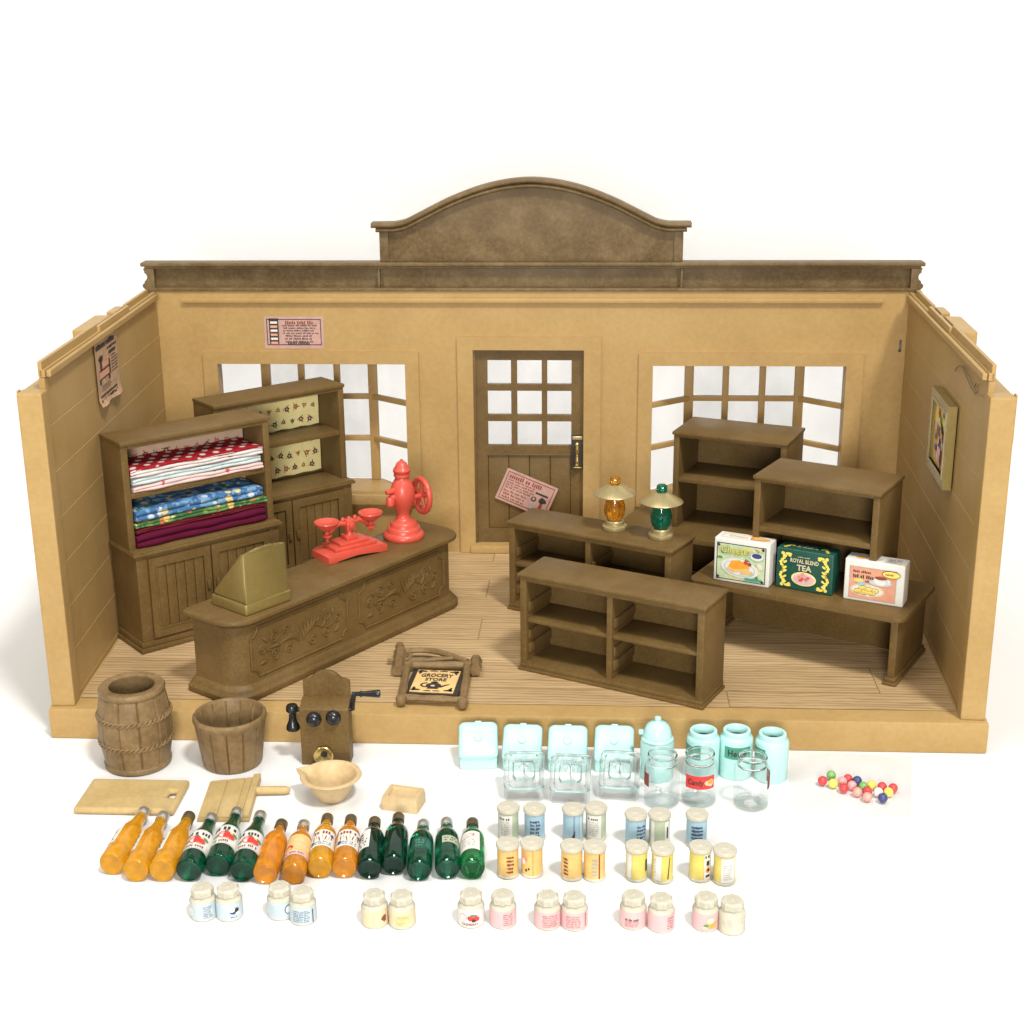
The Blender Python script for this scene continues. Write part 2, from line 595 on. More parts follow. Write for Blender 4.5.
class Art:
    """flat printing in (a: right, b: up, c: out) coordinates; layers are 1.2 mm-of-a-unit apart"""
    STEP = .0012

    def __init__(self):
        self.P = []

    def poly(self, pts, c, mat):
        self.P.append(([(a, b, c * self.STEP) for a, b in pts], mat))
        return self

    def rect(self, a0, a1, b0, b1, c, mat, n=1):
        for k in range(n):
            u, w = a0 + (a1 - a0) * k / n, a0 + (a1 - a0) * (k + 1) / n
            self.poly([(u, b0), (w, b0), (w, b1), (u, b1)], c, mat)
        return self

    def ell(self, a, b, ra, rb, c, mat, n=14, wob=0, rot=0):
        pts = []
        for k in range(n):
            t = 2 * pi * k / n
            q = 1 + wob * sin(3 * t + a * 90) + wob * .6 * cos(5 * t + b * 70)
            x, y = ra * q * cos(t), rb * q * sin(t)
            pts.append((a + x * cos(rot) - y * sin(rot), b + x * sin(rot) + y * cos(rot)))
        return self.poly(pts, c, mat)

    def border(self, a0, a1, b0, b1, w, c, mat):
        self.rect(a0, a1, b0, b0 + w, c, mat, 4).rect(a0, a1, b1 - w, b1, c, mat, 4)
        self.rect(a0, a0 + w, b0 + w, b1 - w, c, mat).rect(a1 - w, a1, b0 + w, b1 - w, c, mat)
        return self

    def dashes(self, a0, a1, b0, b1, rows, c, mat, seed=1, fill=.62, wl=.05):
        rnd = random.Random(seed)
        h = (b1 - b0) / rows
        for r in range(rows):
            y1 = b1 - r * h - h * .18
            y0 = y1 - h * fill
            x = a0 + (rnd.random() * .05 * (a1 - a0))
            end = a1 - rnd.random() * .14 * (a1 - a0)
            while x < end - wl * .2:
                w = min(wl * (.35 + rnd.random()), end - x)
                # a word is a few uneven strokes
                k = max(1, int(w / (h * .42)))
                for q in range(k):
                    u = x + w * q / k
                    top = y1 - (h * .18 if rnd.random() < .6 else 0)
                    self.poly([(u, y0), (u + w / k * .68, y0), (u + w / k * .68, top), (u, top)], c, mat)
                x += w + h * .35
        return self

    def text(self, s, a, b, size, c, mat, bold=.012, sx=1.0, arc=0.0):
        for p in text_polys(s, bold):
            self.poly([(a + x * size * sx, b + y * size - arc * (x * size * sx) ** 2) for x, y in p], c, mat)
        return self

    def fit(self, s, a, b, width, height, c, mat, bold=.02, arc=0.0):
        """lettering stretched to a width and cap height"""
        P = text_polys(s, bold)
        xs = [x for p in P for x, _ in p]
        ys = [y for p in P for _, y in p]
        kx, ky = width / (max(xs) - min(xs)), height / (max(ys) - min(ys))
        mx, my = (max(xs) + min(xs)) / 2, (max(ys) + min(ys)) / 2
        for p in P:
            self.poly([(a + (x - mx) * kx, b + (y - my) * ky - arc * ((x - mx) * kx) ** 2) for x, y in p], c, mat)
        return self

    def put(self, mb, fn):
        """fn maps (a, b, c) to a point"""
        tb = {}
        for pts, mat in self.P:
            i = mb.mi(mat)
            f = mb.bm.faces.new([mb.bm.verts.new(fn(*q)) for q in pts])
            f.material_index = i
        return mb


def wrapz(r, phi, z0=0.0):
    """around the z axis, facing -y turned by phi"""
    def fn(a, b, c):
        t = a / r + phi
        return ((r + c) * sin(t), -(r + c) * cos(t), z0 + b)
    return fn


def onframe(M):
    return lambda a, b, c: M @ Vector((a, b, c))


# ------------------------------------------------------------------ things
def thing(name, label, cat, loc=(0, 0, 0), rz=0.0, group=None):
    o = bpy.data.objects.new(name, None)
    o.empty_display_size = .1
    col.objects.link(o)
    o.location = loc
    o.rotation_euler = (0, 0, rz)
    o['label'] = label
    o['category'] = cat
    if group:
        o['group'] = group
    return o


def tag(o, label, cat, group=None):
    o['label'] = label
    o['category'] = cat
    if group:
        o['group'] = group
    return o


def dup(root, loc, rz, label, group=None):
    r = root.copy()
    col.objects.link(r)
    r.location = loc
    r.rotation_euler = (0, 0, rz)
    r['label'] = label
    if group:
        r['group'] = group
    for ch in list(root.children):
        c = ch.copy()
        col.objects.link(c)
        c.parent = r
        for g in list(ch.children):
            d = g.copy()
            col.objects.link(d)
            d.parent = c
    return r


# ================================================================== SETTING
B = .2147          # top of the store base
D = 3.1227         # inner face of the rear wall
mb = MB()
prof = [(-14, 0)] + [(y, 0) for y in (-6, -2, 2, 5.2)]
R0 = 2.2
prof += [(5.2 + R0 * sin(a), R0 - R0 * cos(a)) for a in [pi / 2 * k / 14 for k in range(1, 15)]]
prof += [(5.2 + R0, 5), (5.2 + R0, 12)]
mb.sheet(1, len(prof) - 1, lambda u, v_: (-16 + 38 * u, prof[round(v_ * (len(prof) - 1))][0], prof[round(v_ * (len(prof) - 1))][1]), SWEEP)
o = mb.ob('tabletop')
o['kind'] = 'structure'

# ================================================================== THE STORE
store = thing('toy_store', 'tan plastic toy shop front opened like a stage, brown arched pediment over its rear wall', 'toy store')
# wall lines: inner faces toe in towards the front
L0, L1 = Vector((.1622, .0387, 0)), Vector((.0014, D, 0))
R0_, R1 = Vector((5.8323, .0387, 0)), Vector((5.9685, D, 0))
# base
MB().prism([(0, 0), (6, 0), (6.17, D + .3), (-.17, D + .3)], 0, B, TAN, bev=.018).ob('base', store)
mb = MB()
fy = .165
fl = lambda y: L0.lerp(L1, (y - .0387) / (D - .0387)).x + .004
fr = lambda y: R0_.lerp(R1, (y - .0387) / (D - .0387)).x - .004
mb.sheet(1, 1, lambda u, v_: ((fl(fy + (D - .002 - fy) * v_)) * (1 - u) + fr(fy + (D - .002 - fy) * v_) * u, fy + (D - .002 - fy) * v_, B + .004), OAK)
mb.ob('floorboard', store)

# rear wall with openings
WL = (.456, 1.988, .736, 1.824)
WR = (3.990, 5.522, .736, 1.818)
DR = (2.542, 3.435, .296, 1.942)
mb = MB()
mb.holed(-.10, 6.08, B, 2.412, [WL, WR, DR, (5.925, 5.948, 1.93, 2.03)], D, D + .12, TAN)
# long picture rail under the cornice
mb.box(.20, 5.78, D - .03, D + .004, 2.322, 2.362, TAN, .010)
mb.ob('rear_wall', store)


def side_wall(name_parts, O, E, out):
    """O front-inner point, E rear-inner point; out = +1 right, -1 left"""
    u = (E - O).normalized()
    n = Vector((u.y, -u.x, 0)) * out          # away from the room
    L = (E - O).length
    M = Matrix(((u.x, n.x, 0, O.x), (u.y, n.y, 0, O.y), (0, 0, 1, 0), (0, 0, 0, 1)))
    mb = MB()
    # boarded panel: inner face with shallow weatherboard steps
    prof = [(.15, B), (.15, 2.285), (.046, 2.285), (.046, 2.36)]
    z = 2.36
    inner = [(.012, 2.36)]
    while z > B + .02:
        z2 = max(B, z - .30)
        inner += [(.0118, z - .001), (.0118, z - .005), (.0098, z - .009), (.011, z2 + .001)]
        z = z2
    pts = prof + inner
    lo = [[(a, q[0], q[1]) for q in pts] for a in (.13, L - .004)]
    mb.loft(lo, TAN, M)
    # corner post
    mb.box(0, .13, -.002, .152, B, 2.294, TAN, .012, M)
    mb.box(.05, .10, .152, .165, 2.0, 2.30, TAN, .006, M)
    # inner cap strip and stepped outer rail
    mb.box(.15, L - .10, -.026, .004, 2.362, 2.404, TAN, .007, M)
    mb.box(.135, L - .02, .006, .040, 2.362, 2.41, TAN, .004, M)
    mb.box(.135, L * .45, .022, .048, 2.365, 2.462, TAN, .006, M)
    mb.box(L * .455, L * .72, .006, .030, 2.40, 2.448, TAN, .006, M)
    mb.box(L * .725, L - .16, .034, .060, 2.365, 2.452, TAN, .006, M)
    # brackets of the outer eaves
    mb.box(L * .43, L * .62, .064, .18, 2.20, 2.432, TAN, .012, M)
    mb.box(L * .66, L * .74, .064, .13, 2.20, 2.432, TAN, .008, M)
    return mb.ob('side_wall', store, sharp=12), M, u, n


wl, ML, uL, nL = side_wall('left', L0, L1, -1)
wr, MR, uR, nR = side_wall('right', R0_, R1, 1)
# scuff marks pressed into the right wall
mb = MB()


def rw(px, py):
    return atplane(px, py, R0_, nR) - nR * .004


for pts in ([(956, 371), (957.5, 367.5), (960, 365.5), (963, 367), (965, 372), (968, 379), (972, 388), (976, 394), (977.5, 393), (975, 388), (976.5, 383.5), (978.5, 385), (977, 388)],
            [(963.5, 366), (968, 373), (973, 384)], [(981, 394.5), (983.5, 397)]):
    mb.tube([rw(*q) for q in pts], .0042, SCUFF, 5)
mb.ob('scuff_mark', wr)


# window bays --------------------------------------------------------
def bay(op, frame_x, c0, c1):
    x0, x1, z0, z1 = op
    mb = MB()
    mb.holed(frame_x[0], frame_x[1], .632, 1.924, [(x0 - .001, x1 + .001, z0, z1)], D - .022, D - .001, TAN)
    mb.box(frame_x[0] + .06, frame_x[1] - .06, D - .075, D - .022, z0 - .09, z0 - .004, TAN, .012)
    fr = mb.ob('window', store)
    Y = D + .372
    # bay floor and head
    flr = [(x0, D + .121), (x1, D + .121), (c1 + .05, Y + .05), (c0 - .05, Y + .05)]
    mb = MB()
    mb.prism(flr, z0 - .07, z0 - .003, TAN, bev=.006)
    mb.box(x0, x1, D - .001, D + .1205, z0 - .003, z0 + .006, TAN, 0)
    mb.ob('window_sill', fr)
    MB().prism(flr, z1 + .003, z1 + .06, TAN, bev=.006).ob('window_head', fr)
    mb = MB()
    t = .022
    zr = [z0 + (z1 - z0) * k / 3 for k in (1, 2)]
    c2, c3 = c0 + (c1 - c0) / 3, c0 + 2 * (c1 - c0) / 3
    for i, x in enumerate((c0, c2, c3, c1)):
        w = .038 if i in (0, 3) else .026
        mb.box(x - w, x + w, Y, Y + .05, z0, z1, TAN, .006)
    for z in zr:
        mb.box(c0 - .02, c1 + .02, Y + .004, Y + .046, z - t, z + t, TAN, .005)
        for xa, xb in ((x0 - .01, c0), (x1 + .01, c1)):
            A, Bq = Vector((xa, D + .13, 0)), Vector((xb, Y + .02, 0))
            d = (Bq - A).normalized()
            Mx = Matrix(((d.x, -d.y, 0, A.x), (d.y, d.x, 0, A.y), (0, 0, 1, 0), (0, 0, 0, 1)))
            mb.box(0, (Bq - A).length, -.02, .02, z - t, z + t, TAN, .005, Mx)
    mb.ob('glazing_bars', fr)
    # sheets of clear plastic behind the bars
    mb = MB()
    mb.box(c0, c1, Y + .051, Y + .055, z0, z1, PANE, 0)
    mb.ob('pane', fr)
    for xa, xb in ((x0, c0), (x1, c1)):
        mb = MB()
        s = .03 if xa < xb else -.03
        mb.sheet(1, 1, lambda u, v_: (xa + (xb - xa) * u - s * .9, D + .14 + (Y - D - .08) * u, z0 + (z1 - z0) * v_), PANE)
        mb.ob('pane', fr)
    return fr


bay(WL, (.339, 2.100), .756, 1.661)
bay(WR, (3.875, 5.655), 4.308, 5.217)

# door ---------------------------------------------------------------
mb = MB()
mb.holed(2.415, 3.572, B + .006, 2.048, [(2.541, 3.436, .295, 1.943)], D - .024, D - .001, TAN)
mb.box(2.50, 3.49, D - .05, D - .024, B + .006, .288, TAN, .01)
mb.ob('door_frame', store)
mb = MB()
panes = [(a, b_, c_, d_) for a, b_ in ((2.653, 2.846), (2.894, 3.095), (3.139, 3.336)) for c_, d_ in ((1.651, 1.851), (1.396, 1.598), (1.138, 1.343))]
DX0, DX1 = 2.531, 3.442
mb.holed(DX0, DX1, .30, 1.936, panes + [(2.65, 3.335, .42, 1.054)], D + .03, D + .075, BROWN)
for i in range(4):
    w = (3.335 - 2.65) / 4
    mb.box(2.65 + w * i + .003, 2.65 + w * (i + 1) - .003, D + .038, D + .07, .421, 1.053, BROWN, .006)
mb.box(2.64, 3.345, D + .062, D + .074, .41, 1.06, BROWN, 0)
mb.box(2.645, 3.34, D + .022, D + .032, 1.054, 1.068, BROWN, .003)
mb.box(DX0, DX0 + .03, D + .012, D + .03, .30, 1.936, BROWN, .004)
door = mb.ob('door', store)
MB().box(2.63, 3.36, D + .076, D + .08, 1.11, 1.88, PANE, 0).ob('pane', door)
mb = MB()
mb.box(3.336, 3.436, D + .004, D + .03, .94, 1.232, INK, .004)
mb.box(3.346, 3.428, D - .002, D + .01, 1.195, 1.226, PALEGOLD, .004)
mb.box(3.350, 3.424, D - .001, D + .01, .95, .965, GOLD, .004)
mb.tube([(3.386, D - .03, 1.175), (3.386, D - .045, 1.13), (3.386, D - .03, 1.08), (3.386, D - .045, 1.03), (3.386, D - .03, .985)], [.012, .017, .013, .017, .012], BRASS, 10)
for z in (1.168, .992):
    mb.lathe([(.018, 0), (.018, .02), (0, .03)], BRASS, 14, frame((3.386, D - .022, z), (1, 0, 0), (0, 0, 1)))
mb.ob('door_handle', door)

# cornice and pediment ----------------------------------------------
mb = MB()
mb.box(-.05, 6.02, D + .05, D + .09, 2.415, 2.62, UMBER, .004)
mb.box(-.112, 6.082, D - .03, D + .12, 2.612, 2.644, UMBER, .011, seg=3)
mb.box(-.085, 6.055, D - .012, D + .11, 2.594, 2.6125, UMBER, .006)
mb.box(-.06, 6.03, D - .014, D + .06, 2.414, 2.440, UMBER, .006)
for x in (1.80, 4.20):
    mb.box(x - .010, x + .010, D + .0, D + .055, 2.4405, 2.594, UMBER, .004)
mb.box(1.83, 4.17, D + .036, D + .052, 2.4405, 2.594, UMBER, .004)
for s, xo in ((1, -.055), (-1, 6.025)):
    sil = [(.045, 2.40), (.008, 2.395), (-.02, 2.415), (-.03, 2.43), (-.052, 2.445), (-.056, 2.462), (-.044, 2.476), (-.03, 2.48), (-.034, 2.496), (-.014, 2.506), (-.006, 2.53), (-.014, 2.552), (-.034, 2.562), (-.03, 2.578), (-.04, 2.594), (.045, 2.594)]
    mb.prism([(xo + s * a, z) for a, z in sil], -(D + .10), -(D - .012), UMBER, Matrix(((1, 0, 0, 0), (0, 0, -1, 0), (0, 1, 0, 0), (0, 0, 0, 1))), bev=.004)
cor = mb.ob('cornice', store)
half = [(1.755, 2.953), (1.93, 2.955), (2.012, 2.972), (2.09, 3.008), (2.21, 3.068), (2.33, 3.127), (2.46, 3.181), (2.60, 3.230), (2.74, 3.266), (2.88, 3.288)]
pz = half + [(3.01, 3.296)] + [(6.02 - x, z) for x, z in reversed(half)]


def smooth_line(P, n=6):
    out = []
    for i in range(len(P) - 1):
        p0, p1, p2, p3 = P[max(i - 1, 0)], P[i], P[i + 1], P[min(i + 2, len(P) - 1)]
        for k in range(n):
            t = k / n
            out.append(tuple(.5 * (2 * b + (c - a) * t + (2 * a - 5 * b + 4 * c - d) * t * t + (3 * b - a - 3 * c + d) * t ** 3) for a, b, c, d in zip(p0, p1, p2, p3)))
    return out + [P[-1]]


mid = [(x, z) for x, z in smooth_line(pz[1:-1], 5)]
crest = [pz[0]] + mid + [pz[-1]]
YZ = Matrix(((1, 0, 0, 0), (0, 0, -1, 0), (0, 1, 0, 0), (0, 0, 0, 1)))
mb = MB()
body = [(1.812, 2.645)] + [(1.812, 2.93)] + [(x, z - .03) for x, z in mid] + [(4.206, 2.93), (4.206, 2.645)]
mb.prism(body, -(D + .10), -(D + .035), UMBER, YZ, bev=.004)
for xa, xb in ((1.812, 1.885), (4.133, 4.206)):
    mb.box(xa, xb, D + .02, D + .036, 2.645, 2.93, UMBER, .006)


def band(line, d0, d1, y0, y1):
    """moulding that follows the crest, between two depths below it"""
    n = len(line)
    nor = []
    for i in range(n):
        a, b = line[max(i - 1, 0)], line[min(i + 1, n - 1)]
        t = Vector((b[0] - a[0], b[1] - a[1])).normalized()
        nor.append(Vector((t.y, -t.x)))
    loops = []
    for i in range(n):
        p = Vector(line[i])
        a, b = p + nor[i] * d0, p + nor[i] * d1
        r = .010
        w_ = abs(d1 - d0) * .5
        L = []
        for k in range(9):
            t = pi * k / 8
            f_ = .5 - .5 * cos(t)
            c_ = a * (1 - f_) + b * f_
            L.append((c_.x, y0 + w_ * (1 - sin(t)), c_.y))
        loops.append(L + [(b.x, y1, b.y), (a.x, y1, a.y)])
    mb.loft(loops, UMBER)


band(crest, 0, .040, D - .035, D + .11)
band([(1.79, 2.915)] + [(x, z - .042) for x, z in mid] + [(4.23, 2.915)], .0, .036, D - .018, D + .10)
mb.ob('pediment', store)

# ================================================================== PRINTED NOTICES
def notice(label, M, w, h, paper, art, curl=0.0, group='paper notices stuck on the walls and door'):
    mb = MB()
    nu, nv = 8, 10

    def srf(a, b):
        k = max(0, (.14 - b / h) / .14) if curl else 0
        return curl * k * k * (1 + .6 * sin(a * 18))
    mb.sheet(nu, nv, lambda u, v_: M @ Vector((w * u, h * v_, .003 + srf(w * u, h * v_))), paper)
    art.put(mb, lambda a, b, c: M @ Vector((a, b, .004 + c + srf(a, b))))
    return tag(mb.ob('paper_notice'), label, 'notice', group)


# above the left window
p0, p1 = aty(265.5, 348.5, D), aty(323, 316.5, D)
w, h = p1.x - p0.x, p1.z - p0.z
art = Art().border(.02, w - .02, .03, h - .02, .006, 1, INK)
for k in range(6):
    q = .235 - k * .033
    art.rect(.045 + .003 * k % .01, .115, q - .012, q, 1, INK).rect(.05, .11, q - .03, q - .013, 1, SALMON if k % 2 else WHITE)
art.rect(.042, .052, .04, .245, 2, INK).rect(.108, .118, .04, .245, 2, INK).rect(.042, .118, .236, .247, 2, INK)
art.dashes(.17, w - .06, h - .062, h - .03, 1, 1, RUST, 3, .85, .12)
art.dashes(.145, w - .04, h - .145, h - .062, 4, 1, INK, 4, .6, .05)
art.dashes(.165, w - .07, h - .215, h - .145, 3, 1, INK, 5, .6, .05)
art.dashes(.18, w - .09, .036, .062, 1, 1, INK, 6, .85, .09)
notice('pink printed notice with a small stool drawing above the left bay window', frame((p0.x, D, p0.z), (1, 0, 0), (0, 0, 1)), w, h, PINKP, art)

# tilted on the door
c1, c2, c3 = [aty(*q, D + .022) for q in ((508, 467.5), (558.5, 488.5), (494.6, 497.5))]
right, up = (c2 - c1).normalized(), None
w, h = (c2 - c1).length, (c1 - c3).length
up = Vector((0, -1, 0)).cross(right).normalized()
art = Art().border(.02, w - .02, .02, h - .02, .006, 1, RUST)
art.dashes(.035, w - .10, h - .07, h - .03, 1, 1, RUST, 11, .85, .10)
art.dashes(.035, w - .14, h - .165, h - .075, 4, 1, RUST, 12, .58, .05)
art.dashes(.035, w - .19, .03, h - .17, 3, 1, RUST, 13, .58, .05)
art.rect(w - .16, w - .05, h - .115, h - .10, 1, INK)
art.ell(w - .155, h - .165, .022, .022, 1, INK).ell(w - .155, h - .163, .011, .013, 2, PINKP)
art.ell(w - .08, h - .155, .033, .024, 1, INK, wob=.12).poly([(w - .17, .03), (w - .145, .03), (w - .15, h - .19), (w - .16, h - .19)], 1, GREYI)
art.poly([(w - .10, .03), (w - .06, .03), (w - .07, h - .17), (w - .09, h - .17)], 1, RUST)
notice('pink printed card stuck askew on the brown door', frame((c1.x - up.x * h, D + .021, c1.z - up.z * h), right, up), w, h, PINKP, art)

# left wall notice
pl = lambda px, py: atplane(px, py, L0, nL)
a0, a1 = (pl(93.4, 345) - L0).dot(uL), (pl(118.5, 365) - L0).dot(uL)
zb, zt_ = pl(99.3, 408).z, pl(93.4, 345).z
w, h = abs(a1 - a0), zt_ - zb
M = frame(L0 + uL * a0 + Vector((0, 0, zb)) + Vector((.0, 0, 0)), uL, (0, 0, 1))
art = Art()
Y = lambda f: h * f
art.dashes(.02, w - .01, Y(.87), Y(.985), 1, 1, INK, 21, .8, .25).dashes(w * .5, w - .02, Y(.79), Y(.85), 1, 1, INK, 22, .8, .12)
art.dashes(w * .56, w - .03, Y(.70), Y(.79), 1, 1, INK, 23, .8, .2)
art.dashes(w * .66, w - .02, Y(.38), Y(.68), 6, 1, INK, 24, .5, .2)
# a rocking chair
art.ell(w * .22, Y(.72), w * .10, Y(.05), 1, INK, wob=.1).rect(w * .17, w * .24, Y(.54), Y(.72), 1, INK)
art.rect(w * .26, w * .55, Y(.56), Y(.64), 1, SALMON).rect(w * .12, w * .58, Y(.41), Y(.53), 1, SALMON)
art.rect(w * .12, w * .60, Y(.52), Y(.545), 2, INK).rect(w * .54, w * .60, Y(.41), Y(.64), 2, INK).rect(w * .12, w * .60, Y(.395), Y(.415), 2, INK)
art.rect(w * .10, w * .17, Y(.32), Y(.41), 1, INK).rect(w * .50, w * .57, Y(.32), Y(.41), 1, INK)
art.dashes(w * .15, w * .6, Y(.20), Y(.30), 3, 1, INK, 25, .5, .2).dashes(w * .05, w - .03, Y(.05), Y(.17), 2, 1, INK, 26, .75, .25)
notice('old tall handbill with a chair drawing, lower edge curling off the left wall', M, w, h, OLDP, art, curl=.022)

# framed picture on the right wall
q = {k: atplane(*v_, R0_ - nR * .055, nR) for k, v_ in dict(a=(932, 388), b=(949.5, 404), c=(942.5, 489), d=(925.8, 466)).items()}
ua, ub = (q['b'] - R0_).dot(uR), (q['a'] - R0_).dot(uR)
z0_, z1_ = (q['c'].z + q['d'].z) / 2, (q['a'].z + q['b'].z) / 2
w, h = ub - ua, z1_ - z0_
PM = frame(R0_ + uR * ub + Vector((0, 0, z0_)) + nR * .0, -uR, (0, 0, 1))
pic = thing('framed_picture', 'gold framed flower picture hanging on the right wall', 'picture', (R0_ + uR * (ua + w / 2) + Vector((0, 0, z0_))))
inv = Matrix.Translation(-Vector(pic.location))
mb = MB()
MY = inv @ PM @ Matrix(((1, 0, 0, 0), (0, 0, 1, 0), (0, -1, 0, 0), (0, 0, 0, 1)))
mb.holed(0, w, 0, h, [(.075, w - .075, .075, h - .075)], -.055, .0, GOLD, MY)
mb.holed(.055, w - .055, .055, h - .055, [(.075, w - .075, .075, h - .075)], -.060, -.04, PALEGOLD, MY)
mb.ob('picture_frame', pic)
mb = MB()
art = Art().rect(.07, w - .07, .07, h - .07, 0, AMBERP).rect(.07, w - .07, h * .6, h - .07, 1, YELLOW)
rnd = random.Random(5)
for k in range(46):
    a, b = w / 2 + rnd.gauss(0, .075), h * .50 + rnd.gauss(0, .10)
    art.ell(min(max(a, .09), w - .09), b, .018 + rnd.random() * .022, .015 + rnd.random() * .02, 2 + k % 7, [INK, REDI, WHITE, GRASS, ORANGE, NAVY, PINK][k % 7], 8, .15)
art.poly([(w * .40, .10), (w * .62, .10), (w * .66, h * .36), (w * .36, h * .36)], 3, PINK).poly([(w * .52, .10), (w * .62, .10), (w * .66, h * .36), (w * .55, h * .36)], 4, RUST)
art.put(mb, onframe(inv @ PM @ Matrix.Translation((0, 0, .03))))
mb.ob('painting', pic)

# ================================================================== HUTCHES
def knob(mb, x, y, z, mat, r=.014):
    mb.box(x - r, x + r, y - .022, y + .002, z - r * 2.2, z + r * 2.2, mat, .006)


HW, HD, HH, HU = 1.164, .415, .748, .775


def hutch(label, paper, loc, rz):
    t = thing('hutch', label, 'hutch', loc, rz, 'brown dish hutches at the left')
    mb = MB()
    mb.box(.0, HW, .0, HD, 0, .035, BROWN, .008)
    mb.box(.012, HW - .012, .012, HD, .035, .085, BROWN, .012)
    mb.box(.02, HW - .02, .02, HD, .085, HH - .03, BROWN, .005)
    mb.box(.02, .10, .012, .03, .085, HH - .03, BROWN, .004)
    mb.box(HW - .10, HW - .02, .012, .03, .085, HH - .03, BROWN, .004)
    mb.box(.10, HW - .10, .010, .03, HH - .055, HH - .03, BROWN, .004)
    mb.ob('cupboard', t)
    for s in (0, 1):
        x0 = .105 if s == 0 else HW / 2 + .006
        x1 = HW / 2 - .006 if s == 0 else HW - .105
        mb = MB()
        z0, z1 = .10, HH - .062
        mb.holed(x0, x1, z0, z1, [(x0 + .055, x1 - .055, z0 + .07, z1 - .06)], -.004, .0195, BROWN)
        nb = 5
        ww = (x1 - x0 - .11) / nb
        for k in range(nb):
            a = x0 + .055 + ww * k
            mb.box(a + .002, a + ww - .002, .004, .018, z0 + .07, z1 - .06, BROWN, .005)
        mb.holed(x0 + .045, x1 - .045, z0 + .06, z1 - .05, [(x0 + .055, x1 - .055, z0 + .07, z1 - .06)], -.009, -.003, BROWN)
        d = mb.ob('door', t)
        mb = MB()
        knob(mb, (x1 - .03) if s == 0 else (x0 + .03), -.004, z0 + (z1 - z0) * .52, BROWN)
        mb.ob('handle', d)
    mb = MB()
    mb.box(-.004, HW + .004, -.012, HD + .002, HH - .03, HH - .008, BROWN, .007)
    mb.box(.004, HW - .004, -.002, HD + .002, HH - .008, HH + .001, BROWN, .004)
    mb.ob('worktop', t)
    y0 = .085
    for xa, xb in ((.012, .062), (HW - .062, HW - .012)):
        MB().box(xa, xb, y0, HD, HH + .001, HH + HU - .03, BROWN, .005).ob('side_panel', t)
    MB().box(.0625, HW - .0625, HD - .025, HD - .002, HH + .001, HH + HU - .03, BROWN, 0).ob('back_panel', t)
    mb = MB()
    mb.box(.006, HW - .006, y0 - .014, HD + .002, HH + HU - .03, HH + HU, BROWN, .010)
    mb.box(.0625, HW - .0625, y0, y0 + .03, HH + HU - .055, HH + HU - .03, BROWN, .003)
    mb.ob('top', t)
    MB().box(.0625, HW - .0625, y0 + .004, HD - .026, HH + .362, HH + .40, BROWN, .005).ob('shelf', t)
    for za, zb in ((HH + .02, HH + .355), (HH + .405, HH + HU - .035)):
        mb = MB()
        mb.sheet(12, 6, lambda u, v_: (.068 + (HW - .136) * u, HD - .029 - .003 * sin(u * 9 + v_ * 4) ** 2, za + (zb - za) * v_ + .004 * sin(u * 40) * (1 - v_)), paper)
        rnd = random.Random(int(za * 1000))
        art = Art()
        rows = 3
        dz = (zb - za) / rows
        nc = 12
        for r_ in range(rows):
            for q_ in range(nc):
                a = .10 + (HW - .20) * (q_ + .5 + (.25 if r_ % 2 else -.2)) / nc
                b = za + dz * (r_ + .5) + rnd.uniform(-.008, .008)
                big = rnd.random()
                c_ = [PLUM, MOSS, BRICK, PLUM, MOSS, BRICK][rnd.randrange(6)]
                R_ = (.015 if big > .4 else .011)
                a0 = rnd.random() * 6
                for k in range(5):
                    t_ = a0 + 2 * pi * k / 5
                    art.ell(a + R_ * cos(t_), b + R_ * sin(t_), R_ * .62, R_ * .62, 1 + k % 2, c_, 7)
                art.ell(a, b, R_ * .45, R_ * .45, 4, [BRICK, YELLOW, PINK][q_ % 3], 6)
                for k in range(3):
                    t_ = a0 + 2.1 * k + .5
                    art.ell(a + R_ * 2.0 * cos(t_), b + R_ * 2.0 * sin(t_), R_ * .55, R_ * .25, 1, MOSS, 6, rot=t_)
        art.put(mb, lambda a, b, c: (a, HD - .0335 - c * .6, b))
        mb.ob('backing_paper', t)
    return t


A_LOC, A_RZ = Vector((.362, .868, B + .005)), .726
hutch('brown hutch packed with folded fabrics, against the left wall', W_PINK, A_LOC, A_RZ)
hutch('empty brown hutch lined with yellow floral paper, behind the fabric filled hutch', W_YELLOW, (.74, 1.93, B + .005), .734)

# folded fabrics --------------------------------------------------------
HA = Matrix.Translation(A_LOC) @ Matrix.Rotation(A_RZ, 4, 'Z')


